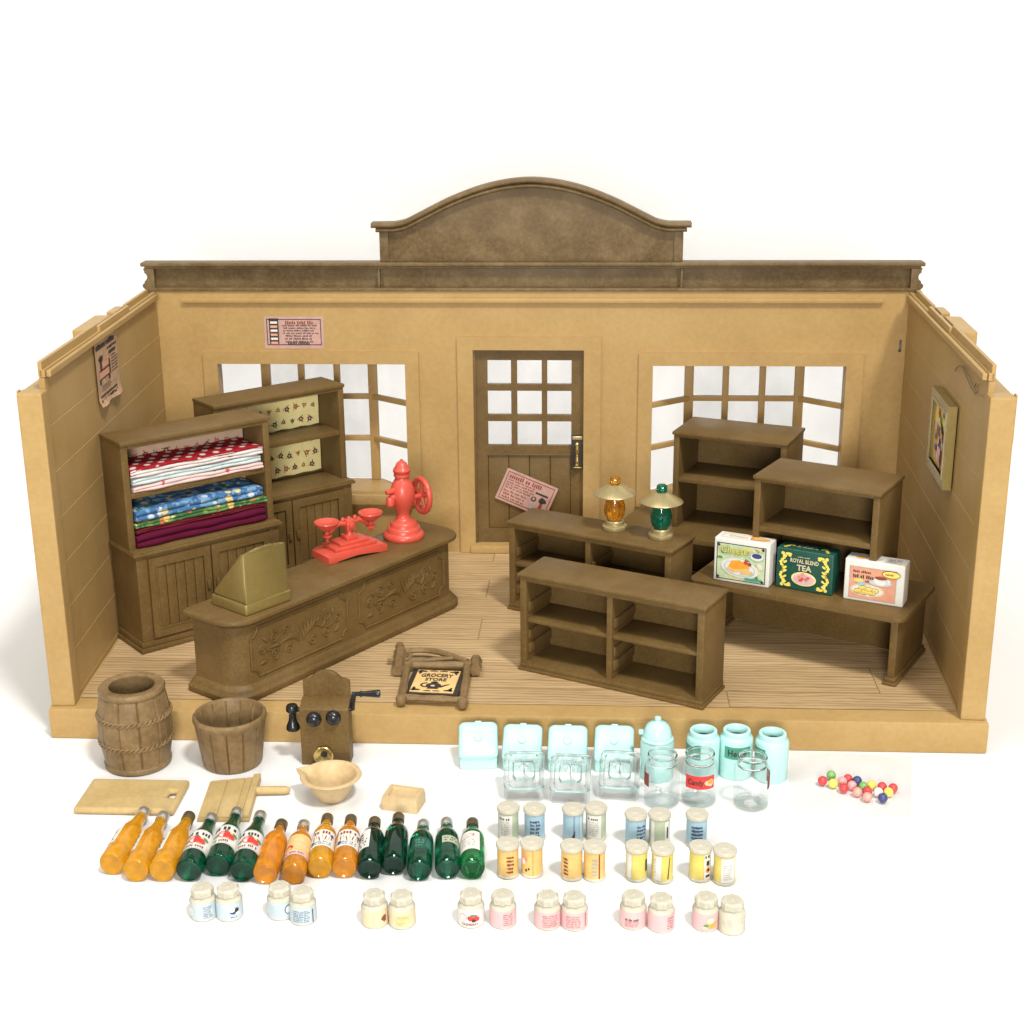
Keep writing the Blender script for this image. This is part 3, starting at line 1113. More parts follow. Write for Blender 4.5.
def folded(label, mat, x0, x1, y0, y1, z0, z1, edge=None, seed=0):
    rnd = random.Random(seed)
    mb = MB()
    h = z1 - z0
    nx, ny = 26, 10
    cx, cy = (x0 + x1) / 2, (y0 + y1) / 2
    ph = rnd.random() * 9

    def top(u, v_):
        x, y = x0 + (x1 - x0) * u, y0 + (y1 - y0) * v_
        return (x - cx, y - cy + .006 * sin(u * 17 + ph) * (1 - v_), h - .006 * sin(u * 9 + ph) * sin(v_ * 5 + ph) - .004 - .012 * (max(0, abs(u - .5) - .42) / .08) ** 2)
    # folded edge: two rounded lips
    lips = 3 if edge else 2
    loops = []
    for i in range(nx + 1):
        u = i / nx
        L = []
        tx = top(u, 0)
        for k in range(lips):
            for a in range(5):
                t = -pi / 2 + pi * a / 4
                hh = tx[2] / lips
                L.append((tx[0], tx[1] - hh * .45 * cos(t) + .004 * sin(u * 23 + k * 2 + ph), hh * (k + .5 + .48 * sin(t))))
        L += [top(u, v_ / ny) for v_ in range(1, ny + 1)]
        L += [(tx[0], y1 - cy, .0)]
        loops.append(L)
    n0 = len(mb.bm.faces)
    mb.loft(loops, mat)
    if edge:
        mb.mi(edge)
        for f in mb.bm.faces:
            c = f.calc_center_median()
            if c.y < y0 - cy + .0015 and c.z < h * .72:
                f.material_index = 1
    o = mb.ob('folded_fabric', sharp=60)
    o.matrix_world = HA @ Matrix.Translation((cx, cy, z0))
    return tag(o, label, 'fabric', 'folded fabrics in the hutch')


C_WHITE = simple('white_cloth', (.62, .56, .53), .9, var=.05)
zs = HH + .402
folded('pink and white floral folded fabric, lowest on the upper shelf', C_ROSE, .085, 1.085, .088, .36, zs, zs + .05, seed=1)
folded('pale blue folded fabric between red spotted and pink cloths', C_ICE, .085, 1.075, .094, .36, zs + .051, zs + .105, seed=2)
folded('red folded fabric with white spots on top of the upper pile', C_RED, .07, 1.09, .086, .37, zs + .106, zs + .178, C_WHITE, seed=3)
zs = HH + .003
folded('plain maroon folded fabric at the bottom of the lower pile', C_MAROON, .07, 1.08, .082, .375, zs, zs + .105, seed=4)
folded('dark red plaid folded fabric just above the maroon one', C_PLAID, .075, 1.085, .086, .37, zs + .106, zs + .140, seed=5)
folded('green folded fabric with fruit print under the blue one', C_GREEN, .075, 1.095, .082, .36, zs + .141, zs + .192, seed=6)
folded('blue floral folded fabric on top of the lower pile', C_BLUE, .08, 1.07, .086, .365, zs + .193, zs + .275, seed=7)

# ================================================================== COUNTER
CW, CD, CH = 2.345, .50, .573
C_LOC, C_RZ = Vector((1.243, .018, B + .005)), .970


def rrect(x0, x1, y0, y1, rf, rb, n=10):
    """front corners (y0) radius rf, rear corners rb, counter-clockwise"""
    P = []
    for cx, cy, a0, r in ((x0 + rf, y0 + rf, pi, rf), (x1 - rf, y0 + rf, 1.5 * pi, rf), (x1 - rb, y1 - rb, 0, rb), (x0 + rb, y1 - rb, .5 * pi, rb)):
        for k in range(n + 1):
            a = a0 + pi / 2 * k / n
            P.append((cx + r * cos(a), cy + r * sin(a)))
    return P


counter = thing('shop_counter', 'long brown counter with rounded front corners and carved scroll panels', 'counter', C_LOC, C_RZ)


def stack(levels, rf, mat):
    """levels (inset, z) from bottom up"""
    return [[(x, y, z) for x, y in rrect(i, CW - i, i, CD - i * .5, rf - i * .6, .03)] for i, z in levels]


MB().loft(stack([(.004, 0), (0, .006), (0, .04), (.012, .055), (.022, .06), (.03, .08), (.05, .10)], .19, BROWN), BROWN).ob('plinth', counter)
MB().loft(stack([(.052, .10), (.055, .12), (.055, CH - .07), (.045, CH - .06)], .19, BROWN), BROWN).ob('body', counter)
MB().loft(stack([(.045, CH - .06), (.02, CH - .045), (.004, CH - .035), (0, CH - .022), (.004, CH - .008), (.016, CH)], .19, BROWN), BROWN).ob('counter_top', counter)


def spiral(mb, cx, cz, r0, turns, a0, s, y, mat, rr=.0085):
    pts, rs = [], []
    n = int(16 * turns)
    for k in range(n + 1):
        t = k / n
        r = r0 * (1 - t * .85)
        a = a0 + s * 2 * pi * turns * t
        pts.append((cx + r * cos(a), y, cz + r * sin(a)))
        rs.append(rr * (1 - .4 * t))
    mb.tube(pts, rs, mat, 6)
    mb.lathe([(0, -.006), (.008, -.004), (.011, 0), (.008, .006), (0, .009)], mat, 8, frame((pts[-1][0], y, pts[-1][2]), (1, 0, 0), (0, 0, 1)))


def leaf(mb, x, z, L, a, y, mat, w=.014):
    pts = [(x + L * t * cos(a + .5 * t), y, z + L * t * sin(a + .5 * t)) for t in [k / 6 for k in range(7)]]
    mb.tube(pts, [w * q for q in (.3, .8, 1, 1, .8, .5, .15)], mat, 6)


for x0, x1 in ((.185, 1.085), (1.205, 2.125)):
    mb = MB()
    z0, z1, y = .135, .475, .053
    c = .06
    P = []
    for cx, cz, a0 in ((x0, z0, .5 * pi), (x1, z0, pi), (x1, z1, 1.5 * pi), (x0, z1, 0)):
        seq = [a0 - pi / 2 * k / 5 for k in range(6)]
        P += [(cx + c * cos(a), y, cz + c * sin(a)) for a in seq]
    mb.tube(P, .0095, BROWN, 6, loop=True)
    xm, zm = (x0 + x1) / 2, (z0 + z1) / 2
    for s in (1, -1):
        spiral(mb, xm + s * 0.246, zm + .055, .045, 1.4, pi / 2, s, y, BROWN)
        spiral(mb, xm + s * 0.246, zm - .06, .042, 1.3, -pi / 2, -s, y, BROWN)
        spiral(mb, xm + s * 0.347, zm - .0, .035, 1.2, pi / 2, -s, y, BROWN)
        spiral(mb, xm + s * 0.112, zm - .075, .04, 1.3, pi, s, y, BROWN)
        spiral(mb, xm + s * 0.134, zm + .07, .035, 1.2, 0, -s, y, BROWN)
        mb.tube([(xm + s * q, y, zm + .03 * sin(q * 18)) for q in [.02 + .03 * k for k in range(11)]], .006, BROWN, 6)
        for k in range(5):
            leaf(mb, xm + s * (.02 + .012 * k), zm - .05 + .012 * k, .12, (pi / 2 - s * (.15 + .25 * k)), y, BROWN)
        leaf(mb, xm + s * 0.190, zm - .02, .09, pi / 2 - s * 1.0, y, BROWN)
        leaf(mb, xm + s * 0.302, zm + .04, .06, pi / 2 - s * .4, y, BROWN)
        leaf(mb, xm + s * 0.314, zm - .09, .07, pi / 2 - s * 1.2, y, BROWN)
    mb.ob('carved_panel', counter)

CT = B + .005 + CH + .001      # counter top height
CMAT = Matrix.Translation(C_LOC) @ Matrix.Rotation(C_RZ, 4, 'Z')

# register
reg = thing('cash_register', 'wedge shaped gold toy cash register seen from behind on the counter end', 'register', at(246.5, 617, CT), .92)
mb = MB()
w, d = .385, .350
mb.box(0, w, 0, d, 0, .075, GOLD, .012, seg=3)
mb.ob('base', reg)
mb = MB()
XS = Matrix(((0, 0, 1, 0), (1, 0, 0, 0), (0, 1, 0, 0), (0, 0, 0, 1)))
mb.prism([(.012, .075), (d - .012, .075), (d - .012, .10), (.045, .405), (.012, .405)], .012, w - .012, GOLD, XS, bev=.014, seg=3)
mb.ob('housing', reg)
mb = MB()
cr = [(.035, .40), (.04, .408), (.085, .409), (.09, .415), (.125, .416), (.135, .421), (.16, .423), (w / 2, .421), (w - .16, .423), (w - .135, .421), (w - .125, .416), (w - .09, .415), (w - .085, .409), (w - .04, .408), (w - .035, .40)]
mb.prism(cr, -.044, -.020, GOLD, Matrix(((1, 0, 0, 0), (0, 0, -1, 0), (0, 1, 0, 0), (0, 0, 0, 1))), bev=.005)
mb.ob('crest', reg)
mb = MB()
for i in range(5):
    for j in range(4):
        yy = .13 + j * .045
        zz = .405 - (yy - .045) / (d - .057) * .305
        mb.lathe([(.013, -.01), (.013, .012), (0, .016)], PALEGOLD, 10, Matrix.Translation((.07 + i * .061, yy, zz)) @ Matrix.Rotation(-.85, 4, 'X'))
mb.ob('keys', reg)

# scales
sca = thing('balance_scale', 'red toy balance scale with two pans on the counter', 'scale', at(350.3, 553.5, CT), .70)
mb = MB()
foot = []
for k in range(25):
    t = k / 24
    foot.append((-.245 + .49 * t, .022 + .018 * cos(t * 4 * pi) * -1))
out = [(a, max(.0, b_)) for a, b_ in foot] + [(.245, .075), (-.245, .075)]
out = [(-.245, 0), (-.17, 0), (-.12, .022), (-.05, .028), (0, .016), (.05, .028), (.12, .022), (.17, 0), (.245, 0), (.245, .05), (.20, .068), (-.20, .068), (-.245, .05)]
mb.prism(out, -.12, .12, RED, Matrix(((1, 0, 0, 0), (0, 0, -1, 0), (0, 1, 0, 0), (0, 0, 0, 1))), bev=.008)
mb.box(-.175, .175, -.095, .095, .068, .095, RED, .008)
mb.box(-.12, .12, -.075, .075, .095, .118, RED, .008)
mb.box(-.05, .05, -.045, .045, .118, .15, RED, .008)
mb.ob('stand', sca)
mb = MB()
mb.lathe([(.03, .15), (.024, .17), (.024, .21)], RED, 14)
mb.box(-.035, .035, -.035, .035, .18, .265, RED, .012)
mb.lathe([(.022, 0), (.022, .012), (.010, .016), (0, .016)], RED, 14, frame((0, -.035, .225), (1, 0, 0), (0, 0, 1)))
for a in (-.05, 0, .05):
    mb.lathe([(0, .24), (.013, .252), (.016, .266), (.011, .28), (0, .285)], RED, 10, Matrix.Translation((a, 0, 0)))
mb.ob('post', sca)
mb = MB()
for s in (-1, 1):
    mb.tube([(s * .03, 0, .235), (s * .08, 0, .245), (s * .12, 0, .225), (s * .155, 0, .195), (s * .182, 0, .19)], [.02, .019, .016, .014, .014], RED, 8)
mb.ob('beam', sca)
for s in (-1, 1):
    mb = MB()
    mb.lathe([(0, .125), (.010, .13), (.013, .142), (.008, .152), (.012, .16), (.034, .166), (.036, .178), (.018, .186), (.017, .205), (.04, .22), (.072, .245), (.09, .272), (.088, .28), (.08, .278), (.05, .262), (0, .255)], RED, 28, Matrix.Translation((s * .182, 0, 0)))
    mb.ob('pan', sca)

# grinder
gri = thing('coffee_grinder', 'red toy coffee grinder with a spoked wheel at the far counter end', 'grinder', at(403.9, 537, CT), radians(38))
mb = MB()
mb.lathe([(.148, 0), (.154, .012), (.152, .032), (.136, .050), (.128, .053), (.124, .078), (.112, .09), (.104, .093), (.098, .118), (.088, .128), (.066, .138), (.052, .152), (.046, .175), (.048, .195), (.060, .225), (.080, .27), (.092, .32), (.092, .36), (.080, .405), (.063, .44), (.052, .455), (.052, .47), (.061, .475), (.061, .49), (.053, .496), (.063, .505), (.066, .522), (.058, .536), (.048, .548), (.040, .57), (.024, .585), (.012, .59), (.012, .60), (0, .604)], RED, 36)
mb.ob('body', gri)
mb = MB()
mb.tube([(.05, 0, .295), (.17, 0, .295)], .02, RED, 10)
ring = [(.165, .112 * cos(a), .295 + .125 * sin(a)) for a in [2 * pi * k / 32 for k in range(32)]]
mb.tube(ring, .023, RED, 10, loop=True)
for k in range(5):
    a = 2 * pi * k / 5 + .4
    mb.tube([(.165, .0, .295), (.162, .06 * cos(a), .295 + .067 * sin(a)), (.165, .11 * cos(a), .295 + .122 * sin(a))], [.02, .015, .017], RED, 8)
mb.lathe([(.026, 0), (.026, .025), (0, .032)], RED, 14, frame((.165, 0, .295), (0, 1, 0), (0, 0, 1)))
mb.ob('wheel', gri)
mb = MB()
mb.tube([(-.05, -.0, .375), (-.10, -.015, .378), (-.15, -.02, .375)], [.03, .022, .016], RED, 12)
mb.tube([(-.05, 0, .33), (-.10, -.01, .325), (-.115, -.012, .31)], [.035, .03, .02], RED, 12)
mb.lathe([(.018, .26), (.032, .275), (.034, .31), (.026, .335), (0, .34)], RED, 16, Matrix.Translation((-.115, -.015, 0)))
mb.ob('spout', gri)

# ================================================================== LOW BOOKCASES
SW, SD, SH = 1.343, .374, .700


def bookcase(label, loc, rz):
    t = thing('low_bookcase', label, 'bookcase', loc, rz, 'low four compartment bookcases')
    mb = MB()
    mb.box(-.006, SW + .006, -.006, SD + .004, 0, .022, BROWN, .006)
    mb.box(.004, SW - .004, .004, SD, .022, .052, BROWN, .006)
    mb.box(.01, SW - .01, .012, SD - .005, .052, .066, BROWN, 0)
    mb.ob('plinth', t)
    for xa, xb in ((.008, .056), (SW - .056, SW - .008)):
        MB().box(xa, xb, .006, SD, .052, SH - .03, BROWN, .004).ob('side_panel', t)
    MB().box(.0562, SW - .0562, SD - .022, SD - .002, .066, SH - .03, BROWN, 0).ob('back_panel', t)
    MB().box(SW / 2 - .02, SW / 2 + .02, .01, SD - .0225, .066, SH - .03, BROWN, .004).ob('divider', t)
    mb = MB()
    mb.box(-.008, SW + .008, -.008, SD + .006, SH - .022, SH, BROWN, .008)
    mb.box(.002, SW - .002, .002, SD, SH - .032, SH - .022, BROWN, .004)
    mb.box(.0562, SW - .0562, .008, .03, SH - .055, SH - .032, BROWN, .003)
    mb.ob('top', t)
    for xa, xb in ((.0565, SW / 2 - .0205), (SW / 2 + .0205, SW - .0565)):
        MB().box(xa, xb, .018, SD - .0225, .352, .377, BROWN, .004).ob('shelf', t)
        mb = MB()
        for z in (.50, .30, .20):
            mb.box(xa, xa + .014, .03, SD - .03, z - .075, z - .012, BROWN, .004)
        mb.ob('shelf_runner', t)
    return t


bc = bookcase('low brown bookcase in front with nothing on its top', (3.018, .716, B + .005), -.458)
dup(bc, (2.883, 1.828, B + .005), -.495, 'low brown bookcase behind carrying the two lanterns')

# lanterns --------------------------------------------------------------
def lantern(label, glass, px):
    zb = B + .005 + SH + .001
    p = at(*px, zb)
    t = thing('lantern', label, 'lantern', p, 0, 'toy oil lanterns on the rear bookcase')
    MB().lathe([(.088, 0), (.092, .008), (.090, .026), (.078, .036), (.070, .038), (.068, .06), (.060, .068), (0, .068)], PALEGOLD, 32).ob('base', t)
    mb = MB()
    mb.lathe([(0, .069), (.048, .069), (.058, .08), (.072, .115), (.076, .15), (.071, .19), (.058, .235), (.052, .262), (0, .262)], glass, 28, rmod=lambda a, r, z: .0012 * cos(a * 14))
    mb.ob('glass', t)
    MB().lathe([(.152, .262), (.155, .266), (.150, .272), (.10, .303), (.052, .332), (.038, .337), (0, .337)], PALEGOLD, 36).ob('shade', t)
    MB().lathe([(.034, .337), (.037, .345), (.036, .382), (.028, .392), (0, .394)], glass, 20, rmod=lambda a, r, z: .0015 * cos(a * 10)).ob('cap', t)
    return t


lantern('gold shaded toy lantern with an amber glass', GLOBEA, (614.4, 528.5))
lantern('gold shaded toy lantern with a green glass', GLOBEG, (660.7, 537))

# ================================================================== DISPLAY TABLES WITH SHELF
TW, TD, TH = 1.53, .75, .495
FW_, FD_, FH_ = .874, .50, .762


def display(label, loc, rz, sx, sy):
    t = thing('display_shelf', label, 'display shelf', loc, rz, 'bench shaped display shelves at the right')
    MB().prism(rrect(0, TW, 0, TD, .07, .03, 8), TH - .035, TH, BROWN, bev=.012).ob('bench_top', t)
    for xa, xb in ((.05, .10), (TW - .10, TW - .05)):
        mb = MB()
        mb.box(xa, xb, .06, TD - .04, .05, TH - .036, BROWN, .008)
        s = [(.0, 0, 0), (.022, .012, .03), (.03, .0, 0)]
        mb.box(xa - .022, xb + .022, .03, TD - .015, 0, .022, BROWN, .008)
        mb.box(xa - .012, xb + .012, .045, TD - .025, .022, .05, BROWN, .01)
        mb.ob('leg_panel', t)
    MB().box(.1005, TW - .1005, TD - .15, TD - .125, .012, TH - .036, BROWN, .003).ob('back_panel', t)
    y0, y1 = sy, sy + FD_
    for xa, xb in ((sx, sx + .045), (sx + FW_ - .045, sx + FW_)):
        MB().box(xa, xb, y0, y1, TH + .001, TH + FH_ - .03, BROWN, .004).ob('side_panel', t)
    MB().box(sx + .0455, sx + FW_ - .0455, y1 - .022, y1 - .002, TH + .001, TH + FH_ - .03, BROWN, 0).ob('back_panel', t)
    mb = MB()
    mb.box(sx - .012, sx + FW_ + .012, y0 - .014, y1 + .004, TH + FH_ - .028, TH + FH_, BROWN, .012)
    mb.box(sx + .0455, sx + FW_ - .0455, y0 + .003, y0 + .03, TH + FH_ - .045, TH + FH_ - .028, BROWN, .003)
    mb.ob('top', t)
    MB().box(sx + .0455, sx + FW_ - .0455, y0 + .003, y1 - .0225, TH + .365, TH + .402, BROWN, .005).ob('shelf', t)
    MB().box(sx + FW_ + .0, sx + FW_ + .002, y0 + .1, y0 + .11, TH + .2, TH + .21, BROWN, 0)
    return t


E_LOC, E_RZ = Vector((4.178, 1.185, B + .005)), -.49
ef = display('brown display bench with shelf holding three grocery boxes, nearest the right wall', E_LOC, E_RZ, .385, .205)
F_LOC, F_RZ = Vector((3.662, 2.285, B + .005)), -.385
display('brown display bench with empty shelf standing before the right bay window', F_LOC, F_RZ, .405, .235)

# grocery boxes -------------------------------------------------------------
GT = B + .005 + TH + .001


def carton(label, mat, px, rz, w, d, h, art, topart, dark=None):
    p = at(*px, GT)
    t = thing('grocery_box', label, 'box', p, rz, 'grocery boxes on the display bench')
    MB().box(0, w, 0, d, 0, h, mat, .010, seg=3).ob('carton', t)
    mb = MB()
    art.put(mb, lambda a, b, c: (a, -.0015 - c, b))
    mb.ob('front_print', t)
    mb = MB()
    topart.put(mb, lambda a, b, c: (a, b, h + .0015 + c))
    mb.ob('top_print', t)
    return t


w, h = .398, .315
art = Art().rect(.02, w - .025, .02, h - .03, 1, INK).rect(.026, w - .031, .026, h - .036, 2, LSAGE)
rnd = random.Random(3)
for k in range(40):
    art.ell(.04 + rnd.random() * (w - .09), .04 + rnd.random() * (h - .09), .012 + .012 * rnd.random(), .010 + .008 * rnd.random(), 3 + k % 3, [LEMON, GRASS, WHITE, SAGE][k % 4], 7, .2)
art.ell(.19, .115, .135, .068, 6, WHITE, 24, rot=-.12).ell(.19, .112, .115, .055, 7, PBLUE, 24, rot=-.12).ell(.19, .114, .105, .05, 8, WHITE, 24, rot=-.12)
art.poly([(.10, .10), (.13, .165), (.19, .175), (.25, .15), (.265, .11), (.20, .095), (.15, .085)], 9, ORANGE).poly([(.10, .10), (.15, .085), (.265, .11), (.262, .125), (.16, .105), (.105, .118)], 10, AMBERP)
art.poly([(.19, .075), (.29, .085), (.285, .105), (.21, .10)], 11, AMBERP).ell(.235, .165, .016, .014, 11, REDI).ell(.262, .155, .014, .013, 11, RUST)
art.ell(.31, .215, .045, .028, 7, WHITE, 16).ell(.31, .222, .036, .018, 8, NAVY, 16).ell(.31, .205, .055, .012, 6, SKY, 16)
art.rect(.23, .35, .035, .055, 9, EMER)
art.fit('Cheese', .150, .242, .19, .048, 9, LEMON, .02).fit('Cheese', .152, .240, .198, .054, 8, GRASS, .06)
for a in (.03, w - .05):
    for b in (.03, h - .052):
        art.ell(a + .006, b + .008, .013, .013, 9, INK, 4)
tp = Art().border(.04, w - .15, .03, .115, .003, 1, AMBERP).text('Cheese', .15, .072, .045, 2, AMBERP, .01).ell(w - .10, .075, .07, .036, 1, ORANGE, 14, .1).ell(w - .10, .072, .05, .022, 2, AMBERP, 10, .1)
carton('white Cheese box with a cheese plate picture, left of the green tea box', WHITE, (713.2, 579.5), -.42, w, .15, h, art, tp)

w, h = .398, .29
art = Art()
def scroll(art, a, b, s, v_, mat):
    for k in range(9):
        t = k / 8
        art.ell(a + s * .012 * sin(t * 9), b + v_ * .13 * t, .013 * (1 - .3 * t), .012, 1 + k % 2, mat, 8)
    for q in (.02, .06, .10):
        art.ell(a + s * .018, b + v_ * q, .016, .008, 3, mat, 8, rot=.6 * s)
    art.ell(a + s * .04, b, .026, .010, 2, mat, 8).ell(a + s * .05, b + v_ * .012, .012, .008, 3, mat, 8)
for a, s in ((.045, 1), (w - .045, -1)):
    scroll(art, a, .03, s, 1, YELLOW)
    scroll(art, a, h - .035, s, -1, YELLOW)
art.fit('ROYAL BLEND', w / 2, .215, w * .50, .030, 4, PAPERC, .025).fit('TEA', w / 2, .168, w * .26, .042, 4, PAPERC, .03)
art.ell(w / 2, .09, .088, .050, 4, YELLOW, 24).ell(w / 2, .09, .082, .044, 5, WHITE, 24).ell(w / 2, .09, .074, .038, 6, LPINK, 24)
rnd = random.Random(8)
for k in range(16):
    art.ell(w / 2 + rnd.gauss(0, .028), .09 + rnd.gauss(0, .012), .014, .009, 7 + k % 3, [PINK, REDI, SALMON][k % 3], 8, .2)
art.dashes(.15, .25, .238, .25, 1, 4, PAPERC, 4, .6, .05)
tp = Art()
for a, s in ((.05, 1), (w - .05, -1)):
    for q in range(5):
        tp.ell(a + s * .012 * q, .03 + .022 * q if q < 3 else .12 - .012 * q, .014, .010, 1, YELLOW, 8)
tp.dashes(.12, .28, .05, .10, 2, 1, PAPERC, 9, .6, .07)
carton('dark green ROYAL BLEND TEA box between the two white boxes', DGREEN, (775.2, 586.5), -.46, w, .155, h, art, tp)

w, h = .398, .29
art = Art().rect(.035, w - .05, .02, h - .045, 1, GREYI).rect(.039, w - .054, .024, h - .049, 2, SALMON)
art.dashes(.06, .20, .20, .225, 1, 3, INK, 31, .7, .06).dashes(.06, .22, .165, .195, 1, 3, INK, 32, .8, .06).dashes(.075, .18, .14, .16, 1, 3, INK, 33, .8, .05)
art.ell(.16, .085, .115, .045, 3, PAPERC, 22).ell(.16, .085, .10, .036, 4, WHITE, 22)
for a, b in ((.10, .075), (.14, .07), (.19, .072), (.13, .10), (.17, .095), (.21, .09)):
    art.ell(a, b, .03, .018, 5, INK, 12).ell(a, b, .027, .015, 6, YELLOW, 12).ell(a, b - .004, .018, .008, 7, AMBERP, 10)
art.ell(.245, .15, .075, .022, 5, PBLUE, 18).ell(.245, .165, .045, .032, 6, WHITE, 16).ell(.245, .185, .04, .012, 7, RUST, 16).ell(.295, .165, .016, .018, 6, WHITE, 10)
art.ell(.10, .15, .035, .014, 5, LEMON, 10, .1).ell(.12, .13, .03, .012, 5, SKY, 10, .1)
art.ell(w - .085, h - .07, .062, .026, 8, INK, 18).ell(w - .085, h - .07, .058, .022, 9, YELLOW, 18).dashes(w - .125, w - .045, h - .08, h - .06, 1, 10, RUST, 35, .7, .05)
tp = Art().ell(.10, .05, .04, .02, 1, ORANGE, 14).dashes(.17, .25, .03, .07, 2, 1, GREYI, 36, .6, .06).border(.26, .36, .02, .10, .004, 1, GREYI).dashes(.27, .35, .03, .09, 3, 1, INK, 37, .6, .05)
carton('white biscuit box with a salmon front, rightmost of three grocery boxes', WHITE, (842.8, 598.4), -.42, w, .145, h, art, tp)

# ================================================================== HANGING SIGN ON THE FLOOR
zf = B + .006
S = lambda x, y, z=.04: at(370 + x / 8.533, 630 + y / 8.533, zf + z)
sg0 = at(432, 690, zf)
sign = thing('hanging_sign', 'wooden framed GROCERY STORE sign lying flat on the shop floor', 'sign', (sg0.x, sg0.y, zf))
off = Matrix.Translation(-Vector((sg0.x, sg0.y, zf)))


def seg(mb, a, b, r0, r1, mat, n=8):
    P = [a.lerp(b, k / 6) for k in range(7)]
    mb.tube(P, [r0 + (r1 - r0) * k / 6 + .003 * sin(k * 2.1) for k in range(7)], mat, n, off)


mb = MB()
seg(mb, S(235, 300), S(920, 300), .028, .028, RUSTIC, 10)
seg(mb, S(265, 185, .05), S(240, 345, .05), .045, .042, RUSTIC, 6)
seg(mb, S(255, 130, .05), S(250, 210, .05), .03, .034, RUSTIC, 6)
seg(mb, S(150, 262, .03), S(235, 255, .03), .012, .018, RUSTIC, 6)
seg(mb, S(905, 255, .05), S(900, 345, .05), .042, .042, RUSTIC, 6)
arc = [S(270 + 560 * t, 185 + 85 * t ** 2.6 - 18 * sin(pi * min(1, t * 1.2)), .055) for t in [k / 12 for k in range(13)]]
mb.tube(arc, .022, RUSTIC, 8, off)
seg(mb, S(330, 268, .05), S(730, 240, .05), .018, .018, RUSTIC, 6)
mb.tube([S(310 + 38 * cos(a), 222 + 30 * sin(a), .05) for a in [2 * pi * k / 14 for k in range(14)]], .014, RUSTIC, 6, off, loop=True)
mb.ob('bracket', sign)
mb = MB()
seg(mb, S(318, 300), S(268, 605), .026, .027, RUSTIC)
seg(mb, S(835, 300), S(790, 620), .026, .027, RUSTIC)
seg(mb, S(262, 575), S(800, 600), .025, .025, RUSTIC)
for q in ((265, 590), (790, 618), (325, 300), (838, 300)):
    c = off @ S(*q, .045)
    mb.lathe([(0, -.045), (.032, -.03), (.037, 0), (.03, .022), (0, .03)], RUSTIC, 12, Matrix.Translation(c))
mb.ob('frame', sign)
mb = MB()
c00, c10, c11, c01 = [off @ S(*q, .018) for q in ((352, 532), (728, 548), (757, 360), (396, 345))]
X = (c10 - c00)
wS, hS = ((c10 - c00).length + (c11 - c01).length) / 2, ((c01 - c00).length + (c11 - c10).length) / 2
Mp = frame(((c00 + c01) / 2 + (c10 + c11) / 2) / 2, X, Vector((0, 0, 1)).cross(X))
mb.box(-wS / 2 - .035, wS / 2 + .035, -hS / 2 - .02, hS / 2 + .02, -.012, .0, INK, .003, Mp)
mb.box(-wS / 2, wS / 2, -hS / 2, hS / 2, .0005, .008, MANILA, .002, Mp)
art = Art().fit('GROCERY', 0, hS * .255, wS * .74, hS * .16, 1, INK, .035, .9).fit('STORE', 0, hS * .06, wS * .50, hS * .14, 1, INK, .035)
art.ell(-.0, -hS * .22, .052, .045, 1, INK, 16).ell(0, -hS * .22 + .052, .026, .012, 2, INK).ell(0, -hS * .10, .008, .010, 2, INK, 8)
art.poly([(.03, -hS * .26), (.095, -hS * .14), (.108, -hS * .14), (.05, -hS * .30)], 2, INK)
for k in range(8):
    a = pi / 2 + pi * k / 7
    art.ell(-.052 + .032 * cos(a), -hS * .2 + .03 * sin(a), .008, .008, 2, INK, 6)
art.ell(-.004, -hS * .24, .016, .012, 3, PAPERC, 8).rect(-.04, .04, -hS * .36, -hS * .335, 1, INK)
for sx in (-1, 1):
    for sy in (-1, 1):
        a, b = sx * wS * .42, sy * hS * .42
        art.ell(a - sx * .012, b, .034, .011, 2, INK, 8, .2).ell(a, b - sy * .014, .012, .03, 2, INK, 8, .2)
    art.ell(sx * .035, hS * .44, .03, .007, 2, INK, 8, .2).ell(sx * .03, -hS * .45, .028, .006, 2, INK, 8, .2)
art.put(mb, onframe(Mp @ Matrix.Translation((0, 0, .009))))
mb.ob('sign_plate', sign)

# ================================================================== FRONT ROW ON THE TABLE
def stave(n, depth, width, z0=None, z1=None):
    def f(a, r, z):
        if z0 is not None and not (z0 <= z <= z1):
            return 0
        t = (a * n / (2 * pi)) % 1
        d = min(t, 1 - t) / width
        return -depth * max(0, 1 - d)
    return f


bar = thing('barrel', 'brown plastic barrel bound with two ropes, open at the top', 'barrel', at(138.8, 762))
mb = MB()
out = [(.19, 0), (.205, .008), (.207, .03), (.20, .036)] + [(.200 + .026 * sin(pi * (z - .04) / .41), z) for z in [.04 + .41 * k / 16 for k in range(17)]]
out += [(.198, .452), (.203, .458), (.205, .475), (.195, .49), (.15, .492), (.14, .486), (.138, .47), (.165, .40), (.175, .2), (.16, .03), (0, .025)]
mb.lathe([(0, 0)] + out, RUSTIC, 154, Matrix.Diagonal((1, 1, 1.09, 1)), rmod=lambda a, r, z: stave(11, .010, .06)(a, r, z) if (.037 < z < .452 and r > .19) else 0)
mb.ob('cask', bar)
for z in (.17 * 1.0, .325):
    mb = MB()
    R = .194 + .026 * sin(pi * (z - .04) / .41)
    for ph in (0, pi):
        P = [((R + .006 + .006 * cos(22 * a + ph)) * cos(a), (R + .006 + .006 * cos(22 * a + ph)) * sin(a), z * 1.09 + .011 * sin(22 * a + ph)) for a in [2 * pi * k / 220 for k in range(220)]]
        mb.tube(P, .008, RUSTIC, 6, loop=True)
    mb.ob('rope', bar)

